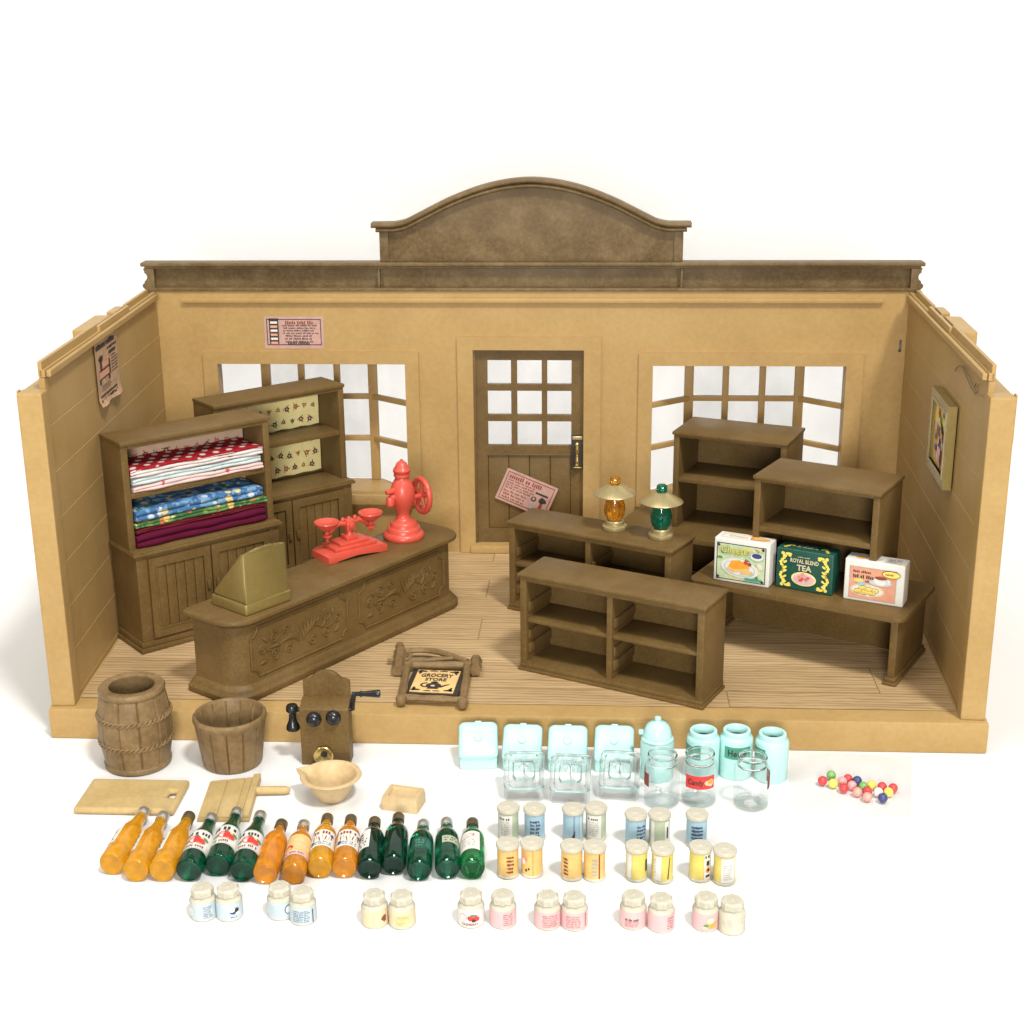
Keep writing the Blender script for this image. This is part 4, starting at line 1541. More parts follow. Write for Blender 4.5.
buc = thing('bucket', 'brown plastic bucket with wooden staves beside the barrel', 'bucket', at(233, 761.5))
mb = MB()
out = [(0, 0), (.17, 0), (.183, .008)] + [(.184 + .036 * z / .26, z) for z in [.012 + .25 * k / 8 for k in range(9)]]
out += [(.223, .268), (.229, .282), (.227, .300), (.220, .309), (.208, .308), (.200, .298), (.185, .22), (.17, .04), (0, .03)]
mb.lathe(out, RUSTIC, 182, Matrix.Diagonal((1, 1, 1.1, 1)), rmod=lambda a, r, z: stave(13, .012, .06)(a, r, z) if (.01 < z < .262 and r > .18) else 0)
mb.ob('tub', buc)

# telephone ------------------------------------------------------------
py0 = -.30
ph0 = aty(326, 764, py0)
phone = thing('wall_telephone', 'brown antique wall telephone with black crank and brass mouthpiece', 'telephone', (ph0.x, py0, 0))
pc = lambda px, py, y: aty(px, py, y) - Vector((ph0.x, py0, 0))
mb = MB()
hw = .148
bo = [(-hw, .0), (hw, .0), (hw, .510), (hw - .01, .520), (.10, .522), (.078, .545)] + [(.073 * cos(a), .545 + .036 * sin(a)) for a in [pi * k / 10 for k in range(1, 10)]] + [(-.078, .545), (-.10, .522), (-hw + .01, .520), (-hw, .510)]
mb.prism(bo, -.165, -.135, BROWN, YZ, bev=.006)
mb.ob('backboard', phone)
mb = MB()
XS2 = Matrix(((0, 0, 1, 0), (1, 0, 0, 0), (0, 1, 0, 0), (0, 0, 0, 1)))
mb.prism([(.0, .0), (.134, .0), (.134, .412), (.10, .410), (.02, .390), (.0, .376)], -hw - .004, hw + .006, BROWN, XS2, bev=.007)
mb.ob('case', phone)
for q in ((314.1, 718.6), (333.5, 717)):
    c = pc(*q, py0)
    MB().lathe([(.047, 0), (.048, .012), (.042, .03), (.026, .044), (0, .05)], BLACK, 24, frame(c, (1, 0, 0), (0, 0, 1))).ob('bell', phone)
c = pc(325, 752, py0)
mb = MB()
mb.lathe([(.03, 0), (.03, .012), (.036, .02), (.055, .045), (.062, .056), (.058, .06), (.044, .05), (.026, .032), (.02, .03), (0, .03)], BRASS, 28, frame(c, (1, 0, 0), (0, 0, 1)))
mb.lathe([(.022, .0305), (.018, .034), (0, .034)], INK, 16, frame(c, (1, 0, 0), (0, 0, 1)))
mb.ob('mouthpiece', phone)
c = pc(292.5, 717, py0 + .05)
mb = MB()
mb.lathe([(0, -.085), (.04, -.085), (.044, -.075), (.04, -.055), (.028, -.03), (.022, .0), (.022, .025), (.03, .035), (.038, .045), (.038, .07), (.032, .082), (0, .084)], BLACK, 22, Matrix.Translation(c))
mb.box(c.x + .02, -hw - .003, c.y - .012, c.y + .012, c.z + .04, c.z + .066, BLACK, .005)
mb.ob('receiver', phone)
mb = MB()
a, b_, d_ = pc(349, 709, py0 + .06), pc(354, 694, py0 + .06), pc(380, 693.5, py0 + .06)
a0 = Vector((hw + .003, a.y, a.z))
mb.tube([a0, a, a + Vector((.025, 0, .004))], .016, BLACK, 8)
mb.tube([a + Vector((.02, 0, -.004)), a + Vector((.024, 0, .04)), Vector((b_.x + .0, b_.y, b_.z + .002))], .016, BLACK, 8)
e1 = d_ - b_
mb.tube([b_ + e1 * t for t in (-.08, 0, .2, .25, .3, .33, .6, .85, .93, 1, 1.02)], [.014, .014, .014, .02, .02, .016, .02, .024, .026, .022, .008], BLACK, 12)
mb.ob('crank', phone)

# bowl -----------------------------------------------------------------
bowl = thing('mixing_bowl', 'cream mixing bowl with a pouring lip before the telephone', 'bowl', at(332, 798), radians(25))
mb = MB()


def lip(a, r, z):
    d = abs((a - radians(140) + pi) % (2 * pi) - pi)
    return max(0, 1 - d / .30) * .055 * max(0, (z - .10) / .07) if r > .1 else 0


mb.lathe([(0, .002), (.07, 0), (.078, .004), (.085, .012), (.115, .06), (.14, .11), (.15, .135), (.152, .14), (.178, .146), (.184, .153), (.180, .161), (.168, .164), (.152, .158), (.140, .135), (.11, .07), (.075, .022), (0, .016)], CREAM, 72, rmod=lip)
mb.ob('bowl_body', bowl)

# boards ---------------------------------------------------------------
cb = at(131, 800.5)
board = thing('cutting_board', 'buff rectangular chopping board with a slot, left of the paddle', 'chopping board', cb)
c = [at(*q, .045) - cb for q in ((93.8, 780.9), (187.5, 782.4), (74.5, 811))]
wB, hB = .60, .375
mb = MB()
mb.holed(-wB / 2, wB / 2, -hB / 2, hB / 2, [(wB / 2 - .085, wB / 2 - .04, -.03, .055)], -.045, -.001, BUFF, Matrix(((1, 0, 0, .01), (0, 0, 1, .005), (0, -1, 0, 0), (0, 0, 0, 1))))
o = mb.ob('slab', board)
md = o.modifiers.new('bevel', 'BEVEL')
md.width, md.segments, md.limit_method = .02, 3, 'ANGLE'

pz_ = .03
pd = at(229, 798)
paddle = thing('dough_board', 'buff square pastry board with grooves and a short handle', 'pastry board', pd)
ptl, ptr, pbl, pbr_ = [at(*q, .035) - pd for q in ((209.8, 780.9), (261, 775.8), (197, 817), (249, 817))]
mb = MB()
quad = [(p_.x, p_.y) for p_ in (pbl, pbr_, ptr, ptl)]
mb.prism(quad, 0, .03, BUFF, bev=.006)
for s0, s1 in ((.02, .36), (.38, .70), (.72, .84)):
    q = [pbl.lerp(pbr_, s0), pbl.lerp(pbr_, s1), ptl.lerp(ptr, s1), ptl.lerp(ptr, s0)]
    cc_ = sum(q, Vector()) / 4
    q = [cc_ + (v_ - cc_) * .985 for v_ in q]
    mb.prism([(v_.x, v_.y) for v_ in q], .0305, .036, BUFF, bev=.003)
q = [pbl.lerp(pbr_, .86), pbr_, ptr, ptl.lerp(ptr, .86)]
mb.prism([(v_.x, v_.y) for v_ in q], .0302, .055, BUFF, bev=.008)
mb.ob('plate', paddle)
mb = MB()
ha, hb_ = at(257, 790.5, .03) - pd, at(290.5, 790, .03) - pd
mb.tube([ha.lerp(hb_, t) for t in (0, .2, .5, .85, .95, 1.0)], [.026, .026, .026, .025, .018, .006], BUFF, 10)
mb.ob('handle', paddle)

# butter dish ------------------------------------------------------------
b1 = at(403, 797)
dish = thing('butter_mold', 'small cream rectangular box with a recessed top', 'box', (2.405, -.785, 0), radians(-12))
mb = MB()
mb.loft([[(x, y, z) for x, y in rrect(-.112 + i, .112 - i, -.085 + i, .085 - i, .012, .012, 3)] for i, z in ((0, 0), (0, .055), (.006, .085), (.03, .086), (.036, .07), (.05, .07))], CREAM)
mb.ob('mold_body', dish)


# ================================================================== AQUA AND CLEAR CANISTERS
def slant(label, px, mat, rz=0.0, clear=False, group=None, py_shift=0):
    """square shop jar with a sloping lid"""
    p = at(*px) + Vector((0, 0, .003))
    t = thing('square_jar', label, 'jar', p, rz, group)
    w, d, zf_, zb_ = .235, .205, .072, .205
    out = [(0, .0), (d, .0), (d, zb_), (0, zf_)]
    mb = MB()
    XS3 = Matrix(((0, 0, 1, 0), (1, 0, 0, 0), (0, 1, 0, 0), (0, 0, 0, 1)))
    mb.prism(out, -w / 2, w / 2, mat, XS3, bev=.022, seg=3)
    mb.ob('jar_body', t)
    sl = Vector((0, d, zb_ - zf_))
    L = sl.length
    Mf = frame((0, 0, zf_), (1, 0, 0), sl)
    mb = MB()
    if clear:
        mb.loft([[(x, y, z) for x, y in rrect(-w / 2 + i, w / 2 - i, .0 + i, L - i, .03, .03, 4)] for i, z in ((.0, .004), (-.004, .012), (0, .028), (.022, .03), (.026, .020), (.05, .020), (.056, .034), (.09, .036))], CLEAR, Mf)
    else:
        mb.loft([[(x, y, z) for x, y in rrect(-w / 2 + i, w / 2 - i, .0 + i, L - i, .035, .035, 4)] for i, z in ((-.003, .002), (-.006, .012), (0, .03), (.012, .04), (.03, .043), (.06, .045))], mat, Mf)
    lid = mb.ob('lid', t)
    MB().lathe([(.025, .034), (.027, .05), (.022, .057), (0, .059)], mat, 20, Mf @ Matrix.Translation((0, L * .5, 0))).ob('knob', lid)
    MB().box(-.02, .02, L - .002, L + .010, .012, .03, mat, .006, Mf).ob('hinge', lid)
    return t


ga = 'aqua plastic square jars with slanted lids'
slant('aqua square jar standing alone at the left end of the aqua row', (478.5, 769.5), AQUA, radians(4), group=ga)
slant('aqua square jar behind the leftmost clear square jar', (521.5, 772), AQUA, radians(-1), group=ga)
slant('aqua square jar behind the middle clear square jar', (567, 773), AQUA, radians(-1), group=ga)
slant('aqua square jar beside the round lidded aqua canister', (613.5, 773), AQUA, radians(-2), group=ga)
gc = 'clear plastic square jars with slanted lids'
slant('leftmost of the three clear square jars', (524, 801), CLEARFILM, radians(2), True, gc)
slant('clear square jar in the middle of the clear square trio', (569.5, 804), CLEARFILM, radians(-2), True, gc)
slant('clear square jar nearest the clear round jars', (618.5, 800.5), CLEARFILM, radians(-5), True, gc)


def rjar(label, px, lid=False, tagtext=None, tagphi=0.0):
    p = at(*px)
    t = thing('round_canister', label, 'canister', p, 0, 'aqua round canisters')
    mb = MB()
    r = .102
    if lid:
        mb.lathe([(0, 0), (.095, 0), (r, .01), (r, .235), (.096, .25), (0, .25)], AQUA, 40)
        body = mb.ob('canister_body', t)
        mb = MB()
        mb.lathe([(.098, .2505), (.099, .262), (.088, .272), (.082, .31), (.068, .345), (.04, .365), (.022, .37), (.017, .376), (.021, .386), (.018, .398), (0, .402)], AQUA, 36)
        l = mb.ob('lid', t)
        MB().box(-.115, -.085, -.015, .015, .285, .312, AQUA, .006).ob('clasp', l)
    else:
        mb.lathe([(0, 0), (.095, 0), (r, .01), (r, .245), (.094, .262), (.084, .268), (.084, .298), (.08, .302), (.066, .302), (.062, .296), (.062, .25), (.085, .23), (.088, .02), (0, .015)], AQUA, 44)
        mb.ob('canister_body', t)
    if tagtext is not None:
        mb = MB()
        art = Art().rect(-.095, .075, .145, .225, 1, EMER, 12)
        if tagtext:
            art.fit(tagtext, -.012, .185, .115, .045, 2, INK, .02)
        art.put(mb, wrapz(r, tagphi))
        mb.ob('sticker', t)
    return t


rjar('aqua round canister with a knobbed lid', (656.5, 776), lid=True)
rjar('open aqua round canister nearest the lidded one', (702, 774), tagtext='', tagphi=-.95)
rjar('open aqua round canister with a green Herbs sticker', (735, 773.5), tagtext='Herbs', tagphi=.1)
rjar('open aqua round canister at the right end of its row', (770.5, 777), tagtext='', tagphi=-1.25)


def cjar(label, px, kind):
    p = at(*px) + Vector((0, 0, .003))
    t = thing('round_jar', label, 'jar', p, 0, 'clear plastic round jars')
    mb = MB()
    r = .104
    mb.lathe([(0, 0), (.09, 0), (r, .010), (r, .240), (.101, .252), (.088, .258), (.085, .262), (.085, .303)], CLEARFILM, 48, cap=False)
    mb.ob('jar_body', t)
    mb = MB()
    mb.lathe([(.080, .300), (.086, .303), (.088, .309), (.086, .315), (.080, .317), (.076, .309)], CLEAR, 48, closed=True)
    mb.lathe([(.076, .258), (.088, .2585), (.0885, .264), (.078, .266)], CLEAR, 48, closed=True)
    mb.ob('rim', t)
    mb = MB()
    mb.lathe([(.040, .006), (.092, .006), (.100, .014), (.098, .030), (.088, .020), (.040, .012)], CLEARFILM, 48, closed=True)
    mb.ob('foot', t)
    if kind:
        mb = MB()
        art = Art()
        if kind == 'Candy':
            art.rect(-.095, .09, .125, .21, 1, REDI, 12).fit('Candy', -.03, .163, .095, .05, 2, INK, .02).ell(.055, .165, .03, .022, 2, PAPERC, 10, .15).ell(.06, .17, .018, .014, 3, ORANGE, 8, .2)
            art.put(mb, wrapz(r, .0))
        elif kind == 'left':
            art.rect(-.06, .06, .13, .215, 1, RUST, 8).put(mb, wrapz(r, -1.45))
        else:
            art.rect(-.06, .06, .13, .215, 1, RUST, 8).put(mb, wrapz(r, 1.5))
        mb.ob('sticker', t)
    return t


cjar('clear round jar left of the Candy jar, its sticker turned sideways', (661.5, 802), 'left')
cjar('clear round jar with a red Candy sticker', (698.5, 800.5), 'Candy')
cjar('clear round jar right of the Candy jar', (750.5, 804.5), 'right')

# gumballs in a bag ---------------------------------------------------
GB = [(704, 295, 'red', 'leftmost'), (736, 275, 'green', ''), (743, 305, 'yellow', ''), (777, 297, 'pink', ''), (797, 288, 'red', ''),
      (831, 295, 'navy', ''), (782, 322, 'red', ''), (812, 312, 'pink', ''), (832, 336, 'coral', ''), (853, 316, 'green', ''),
      (884, 311, 'yellow', ''), (868, 334, 'red', ''), (868, 354, 'coral', ''), (922, 317, 'red', ''), (908, 337, 'white', ''),
      (945, 337, 'yellow', ''), (962, 322, 'red', ''), (925, 358, 'navy', '')]
GBL = ['red gumball at the left tip of the cluster in the bag', 'green gumball at the upper left beside the first red one', 'yellow gumball just below the left green one',
       'small pink gumball between yellow and the upper red one', 'red gumball at the top middle of the cluster', 'navy gumball at the top beside a red one',
       'red gumball under the upper pink one', 'pink gumball in the middle touching the navy one', 'coral gumball left of the lower green one',
       'green gumball in the middle of the cluster', 'yellow gumball at the upper right of the green one', 'red gumball below the middle green one',
       'coral gumball lowest in the middle of the cluster', 'red gumball above the white one', 'white gumball among the coloured ones',
       'yellow gumball between the white one and the last red one', 'red gumball at the right tip of the cluster', 'navy gumball lowest at the right, in front of the white one']
GC = dict(red=(.66, .055, .06), green=(.20, .42, .12), yellow=(.86, .72, .12), pink=(.85, .36, .36), navy=(.045, .06, .19), coral=(.88, .36, .30), white=(.82, .82, .8))
gm = {k: simple('gumball_' + k, c_, .35, var=.04) for k, c_ in GC.items()}
for (x, y, k, _), lb in zip(GB, GBL):
    r = .0285
    p = at(630 + x / 3.657, 700 + y / 3.657, r + .006)
    mb = MB()
    mb.lathe([(0, -r)] + [(r * sin(a), -r * cos(a)) for a in [pi * q / 14 for q in range(1, 14)]] + [(0, r)], gm[k], 24)
    o = mb.ob('gumball', loc=p)
    tag(o, lb, 'gumball', 'gumballs in the clear bag')
corn = [at(*q, .0) for q in ((786, 811), (911, 818), (912, 757), (790, 751))]
bc0 = sum(corn, Vector()) / 4


def bagtop(u, v_):
    p_ = corn[0].lerp(corn[1], u).lerp(corn[3].lerp(corn[2], u), v_)
    e = min(1, min(u, 1 - u) * 5) * min(1, min(v_, 1 - v_) * 5)
    hmp = max(0, 1 - ((u - .55) / .40) ** 2 - ((v_ - .50) / .48) ** 2) ** .5
    wr_ = .012 * sin(u * 23 + 5 * v_) * sin(v_ * 13 + 3 * u) + .008 * sin(u * 41 - v_ * 30)
    return Vector((p_.x - bc0.x, p_.y - bc0.y, .004 + e * (.022 + .062 * hmp + wr_)))


mb = MB()
mb.sheet(48, 30, bagtop, BAG)
mb.sheet(1, 1, lambda u, v_: (lambda q: (q.x, q.y, .002))(corn[0].lerp(corn[1], u).lerp(corn[3].lerp(corn[2], u), v_) - bc0), BAG)
o = mb.ob('plastic_bag', loc=bc0)
tag(o, 'clear flat plastic bag holding the coloured gumballs', 'bag')


# ================================================================== BOTTLES
def bottle(label, base, cap, kind, glass, capmat, art=None, roll=0.0):
    r = .0695 if kind == 'L' else .0675
    a, b = at(*base, r), at(*cap, r)
    d = (b - a)
    L = d.length - .03
    d.normalize()
    Z, Y = d, Vector((0, 0, -1))
    X = Y.cross(Z)
    M = Matrix(((X.x, Y.x, Z.x, a.x), (X.y, Y.y, Z.y, a.y), (X.z, Y.z, Z.z, r + .001), (0, 0, 0, 1)))
    t = thing('bottle', label, 'bottle', (0, 0, 0), 0, 'toy bottles lying in a row')
    t.matrix_world = M @ Matrix.Rotation(roll, 4, 'Z')
    mb = MB()
    if kind == 'L':
        nr = .030
        pr_ = [(0, .010), (.045, .006), (.060, 0), (r - .004, .003), (r, .012), (r, L * .50), (r * .97, L * .54), (r * .80, L * .63), (r * .58, L * .72), (nr + .006, L * .78), (nr + .001, L * .84), (nr, L * .93), (0, L * .93)]
    else:
        nr = .029
        pr_ = [(0, .012), (.04, .008), (.055, 0), (r - .005, .003), (r, .014), (r, L * .56), (r * .97, L * .62), (r * .82, L * .69), (r * .58, L * .74), (nr + .003, L * .79), (nr, L * .84), (nr, L * .92), (0, L * .92)]
    mb.lathe(pr_, glass, 36)
    mb.ob('bottle_body', t)
    zc = pr_[-1][1]
    MB().lathe([(nr + .004, zc - .028), (nr + .006, zc - .022), (nr + .006, L - .008), (nr + .001, L), (0, L)], capmat, 24).ob('cap', t)
    if art is not None:
        mb = MB()
        art.put(mb, wrapz(r, 0))
        mb.ob('label', t)
    return t


def lab_plain(seed, w=.12, z0=.12, z1=.31, mat=WHITE, ink=INK):
    a = Art().rect(-w / 2, w / 2, z0, z1, 1, mat, 8)
    a.dashes(-w * .4, w * .4, z1 - .05, z1 - .012, 1, 2, ink, seed, .8, .06)
    a.dashes(-w * .4, w * .4, z0 + .015, z1 - .055, 4, 2, ink, seed + 1, .55, .03)
    return a


def lab_apple(seed):
    a = Art().rect(-.115, .115, .12, .315, 1, WHITE, 12).rect(-.115, .115, .125, .129, 2, GREYI, 10).rect(-.115, .115, .306, .31, 2, GREYI, 10)
    a.dashes(-.08, .08, .262, .300, 1, 2, INK, seed, .85, .05)
    a.ell(.005, .21, .048, .04, 2, LEMON, 14, .08).ell(-.008, .212, .036, .034, 3, REDI, 14, .06).ell(.03, .195, .026, .026, 4, REDI, 12, .06)
    a.ell(-.05, .20, .022, .012, 3, GRASS, 8, .1, .6).ell(.055, .225, .02, .012, 3, GRASS, 8, .1, -.5).ell(.0, .248, .012, .007, 4, GRASS, 6)
    a.ell(-.015, .222, .010, .009, 5, PINK, 8)
    a.dashes(-.06, .06, .14, .165, 1, 2, RUST, seed + 2, .85, .05)
    return a


def lab_fruit(seed, paper, c1_, c2_):
    a = Art().rect(-.10, .10, .09, .30, 1, paper, 10)
    a.ell(-.045, .17, .024, .026, 2, c1_, 12, .08).dashes(-.06, .06, .225, .26, 1, 2, c2_, seed, .8, .04)
    a.dashes(-.01, .065, .14, .21, 3, 2, c2_, seed + 1, .6, .03).rect(-.085, .085, .09, .125, 2, LPINK, 8).dashes(-.07, .07, .10, .12, 1, 3, RUST, seed + 2, .6, .03)
    return a


def lab_scroll(seed, w=.17):
    a = Art().rect(-w / 2, w / 2, .12, .29, 1, WHITE, 10)
    a.dashes(-.055, .055, .245, .28, 1, 2, RUST, seed, .8, .05)
    for k in range(7):
        x = -.05 + .017 * k
        a.ell(x, .205 + .012 * sin(k * 2.4), .0035, .028, 2, AMBERP if k % 2 else RUST, 8, rot=.2 * sin(k))
    a.ell(-.055, .16, .014, .02, 2, NAVY, 8, .2).ell(.055, .24, .012, .014, 2, NAVY, 8, .2).dashes(-.04, .06, .13, .17, 2, 2, NAVY, seed + 1, .5, .03)
    return a


z5 = lambda x, y: (90 + x / 4.876, 790 + y / 4.876)
z6 = lambda x, y: (250 + x / 4.096, 790 + y / 4.096)
bottle('orange bottle at the left end of the row, white label turned left', z5(104, 362), z5(275, 90), 'L', AMBER, SILVER, lab_plain(40), -1.15)
bottle('orange bottle second from the left end, between two other orange ones', z5(220, 396), z5(368, 112), 'L', AMBER, SILVER, lab_plain(42), -1.3)
bottle('orange bottle lying beside the first green apple bottle', z5(347, 396), z5(493, 112), 'L', AMBER, BCAP, lab_plain(44), -1.2)
bottle('dark green bottle with apple label, nearest the orange bottles', z5(480, 396), z5(600, 120), 'L', OLIVE, SILVER, lab_apple(50), -.05)
bottle('dark green bottle with apple label, middle one of three', z5(622, 370), z5(724, 92), 'L', OLIVE, SILVER, lab_apple(53), .1)
bottle('dark green bottle with apple label, nearest the small amber bottles', z5(742, 398), z5(838, 108), 'L', OLIVE, SILVER, lab_apple(56), .1)
bottle('small amber bottle with no label showing, beside the apple bottles', z6(62, 345), z6(135, 125), 'S', HONEY, BCAP, lab_plain(60), 2.4)
bottle('small amber bottle with a pinkish label and silver cap', z6(178, 345), z6(224, 128), 'S', HONEY, SILVER, lab_fruit(62, MANILA, REDI, PAPERC), .05)
bottle('small orange bottle with a cream label of swirling lettering', z6(286, 320), z6(320, 102), 'S', AMBER, BCAP, lab_scroll(64), .0)
bottle('small amber bottle with a square white label, next to the green group', z6(386, 320), z6(416, 106), 'S', HONEY, BCAP, lab_scroll(67, .14), .25)
bottle('small blackish green bottle with a white label on its left side', z6(488, 325), z6(513, 115), 'S', DKGRN, BCAP, lab_plain(70, .10), -.85)
bottle('small blackish green bottle with a bronze cap and no label', z6(588, 308), z6(610, 98), 'S', DKGRN, BCAP)
bottle('small green bottle with a silver cap and dim olive label', z6(692, 332), z6(712, 126), 'S', OLIVE, SILVER, Art().rect(-.07, .07, .12, .24, 1, DGREEN, 8).dashes(-.05, .05, .14, .22, 3, 2, EMER, 3, .6, .04), .3)
bottle('small green bottle with a silver cap, next to the bright green one', z6(809, 325), z6(805, 118), 'S', OLIVE, SILVER, Art().rect(-.06, .06, .17, .24, 1, SAGE, 8).dashes(-.05, .05, .18, .23, 2, 2, RUST, 4, .6, .04), .5)
bottle('small bright green bottle with a white label at the right end of the row', z6(911, 325), z6(911, 120), 'S', BRGRN, BCAP, Art().rect(-.08, .05, .10, .285, 1, WHITE, 8).ell(-.02, .235, .045, .016, 2, REDI, 12, .1, .35).ell(-.02, .235, .036, .009, 3, WHITE, 12, .1, .35).dashes(-.06, .03, .13, .20, 3, 2, GREYI, 5, .5, .03), -.1)


# ================================================================== TINS
def tin(label, px, band, phi=0.0, art=None, group='paper wrapped tins'):
    """px = the middle of the foot"""
    p = at(*px)
    t = thing('spice_tin', label, 'tin', p, 0, group)
    mb = MB()
    r = .0565
    mb.lathe([(0, 0), (.056, 0), (.061, .006), (.060, .014), (r, .018), (r, .172), (0, .172)], IVORY, 32)
    mb.ob('tin_body', t)
    MB().lathe([(.058, .1725), (.0635, .177), (.064, .192), (.060, .199), (.015, .199), (.012, .202), (0, .2025)], IVORY, 32).ob('lid', t)
    mb = MB()
    a = Art().rect(-pi * r, pi * r, .02, .17, .6, band, 30)
    a.P += art.P if art else []
    a.put(mb, wrapz(r, phi))
    mb.ob('label', t)
    return t


def t_panel(seed, paper=WHITE, ink=INK, head=True, x0=-.045, x1=.03):
    a = Art().rect(x0, x1, .02, .165, 2, paper, 6)
    if head:
        a.dashes(x0 + .006, x1 - .008, .135, .155, 1, 3, ink, seed, .7, .03)
    a.dashes(x0 + .012, x1 - .012, .035, .13, 7, 3, GREYI if head else ink, seed + 1, .5, .03)
    return a


def t_script(seed, ink, x0=-.02, x1=.035):
    a = Art()
    rnd = random.Random(seed)
    for k in range(5):
        z = .045 + .022 * k
        for q in range(4):
            x = x0 + (x1 - x0) * (q + rnd.random() * .5) / 4
            a.ell(x, z, .0035 + .003 * rnd.random(), .009, 2, ink, 6, .2, rnd.random() * 1.5)
    return a


def t_stripe(mat, x0, x1, more=None):
    a = Art().rect(x0, x1, .02, .168, 2, mat, 3)
    if more:
        a.P += more.P
    return a


z7 = lambda x, y: (440 + x / 5.689, 780 + y / 5.689)
z8 = lambda x, y: (600 + x / 5.689, 780 + y / 5.689)
gt = 'paper wrapped tins in the rear row'
H_ = 33.0   # picture height of a tin between lid and foot


def foot(lidpx):
    # the lid centre seen at z=.20 stands over the foot
    p = at(*lidpx, .2)
    return lidpx, p


def tin_at(label, lid, band, phi, art, group):
    p = at(*lid, .2)
    t = tin(label, (512, 850), band, phi, art, group)
    t.location = (p.x, p.y, 0)
    return t


tin_at('sage tin with a white text panel at the left end of the rear row', z7(388, 146), SAGE, 0, t_panel(80, x0=-.055, x1=.025), gt)
tin_at('pale blue tin with dark script, next to the leftmost sage tin', z7(538, 152), SKY, 0, t_script(82, NAVY), gt)
tin_at('pale blue tin with a dark seam, touching the second sage tin', z7(758, 152), SKY, 0, t_stripe(NAVY, .004, .007, Art().poly([(-.01, .03), (.01, .03), (.012, .08)], 3, INK).rect(.04, .06, .03, .16, 2, PBLUE, 3)), gt)
tin_at('sage tin with a white text panel, behind the amber tins', z7(888, 146), SAGE, .0, t_panel(84, x0=-.055, x1=.03), gt)
tin_at('pale blue tin with script at its right edge, third blue one', z8(205, 182), SKY, .5, t_script(86, NAVY), gt)
tin_at('sage tin with two narrow white panels, behind the yellow tins', z8(340, 182), SAGE, 0, t_stripe(WHITE, -.055, -.03, Art().rect(.028, .06, .02, .165, 2, WHITE, 3).rect(.04, .05, .06, .13, 3, INK)), gt)
tin_at('pale blue tin full of script at the right end of the rear row', z8(553, 184), SKY, 0, Art(), gt)
t = [o for o in col.objects if o.name.startswith('spice_tin')][-1]
a_ = t_script(88, NAVY, -.03, 0)
a_.P += t_script(89, NAVY, .0, .03).P
mb = MB()
a_.put(mb, wrapz(.0565, 0))
for ch in t.children:
    if ch.name.startswith('label'):
        bm_ = mb.bm
        bm_.from_mesh(ch.data)
        bpy.data.objects.remove(ch)
        break
mb.mats = [NAVY, SKY]
for f in bm_.faces:
    f.material_index = 0 if f.calc_area() < .0004 else 1
mb.ob('label', t)

gt = 'yellow and amber tins in the front row'
tin_at('amber tin with brown script at the left end of the front row', z7(385, 350), AMBERP, .1, t_script(90, RUST, -.005, .03), gt)
tin_at('amber tin with an orange picture at its left edge, second in the front row', z7(523, 346), AMBERP, 0, t_stripe(RUST, .006, .008, Art().ell(-.04, .12, .018, .03, 2, SALMON, 10, .15).ell(-.045, .10, .012, .02, 3, WHITE, 8, .1).ell(-.03, .05, .006, .01, 3, INK, 6).ell(-.015, .06, .005, .008, 3, INK, 6)), gt)
tin_at('amber tin with script at its left, third in the front row', z7(750, 362), AMBERP, -.2, t_script(92, RUST, -.03, -.01), gt)
tin_at('amber tin with a dark vertical seam, touching the third one', z7(880, 366), AMBERP, 0, t_stripe(RUST, .022, .030, t_script(93, GREYI, -.01, .015)), gt)
tin_at('yellow tin with a white panel on its left side, left one of the yellow four', z8(210, 366), LEMON, 0, t_stripe(WHITE, -.06, -.028, Art().rect(-.028, -.0265, .02, .168, 3, GREYI).rect(.05, .065, .06, .13, 3, INK)), gt)
tin_at('yellow tin with a white panel and slanting dark seam, second yellow one', z8(357, 376), LEMON, 0, t_stripe(WHITE, -.05, -.008, Art().poly([(.026, .03), (.032, .03), (.040, .16), (.036, .16)], 3, INK).dashes(-.047, -.035, .04, .15, 6, 3, GREYI, 3, .5, .02)), gt)
tin_at('yellow tin with a black and orange picture panel, third yellow one', z8(573, 368), LEMON, 0, t_stripe(WHITE, .018, .065, Art().rect(.022, .05, .145, .162, 3, INK).rect(.03, .05, .10, .13, 3, INK).ell(.042, .075, .016, .02, 3, ORANGE, 10, .1).ell(.042, .075, .009, .01, 4, INK, 8).rect(.028, .055, .03, .045, 3, INK)), gt)
tin_at('yellow tin with a white recipe panel at the right end', z8(712, 386), LEMON, .15, t_panel(96, WHITE, GREYI, False, -.03, .05), gt)


# ================================================================== SMALL JARS
def jar(label, lid, band, phi=0.0, art=None, tilt=0.0):
    p = at(*lid, .168)
    t = thing('jam_jar', label, 'jar', (p.x, p.y, 0), 0, 'small jars with faceted lids')
    r = .068
    MB().lathe([(0, 0), (.062, 0), (.069, .006), (r, .014), (r, .100), (.064, .112), (.054, .120), (.050, .126), (0, .126)], IVORY, 36).ob('jar_body', t)
    mb = MB()
    mb.lathe([(.052, .1265), (.059, .131), (.060, .160), (.050, .171), (.010, .172), (.007, .176), (0, .177)], IVORY, 8, Matrix.Rotation(.3 + tilt, 4, 'Z'))
    mb.ob('lid', t, sharp=20)
    if band:
        mb = MB()
        a = Art().rect(-pi * r, pi * r, .010, .102, .6, band, 30)
        a.P += art.P if art else []
        a.put(mb, wrapz(r, phi))
        mb.ob('label', t)
    return t


def j_text(seed, ink, x0=-.02, x1=.055, rows=6):
    return Art().dashes(x0, x1, .02, .09, rows, 2, ink, seed, .5, .03)


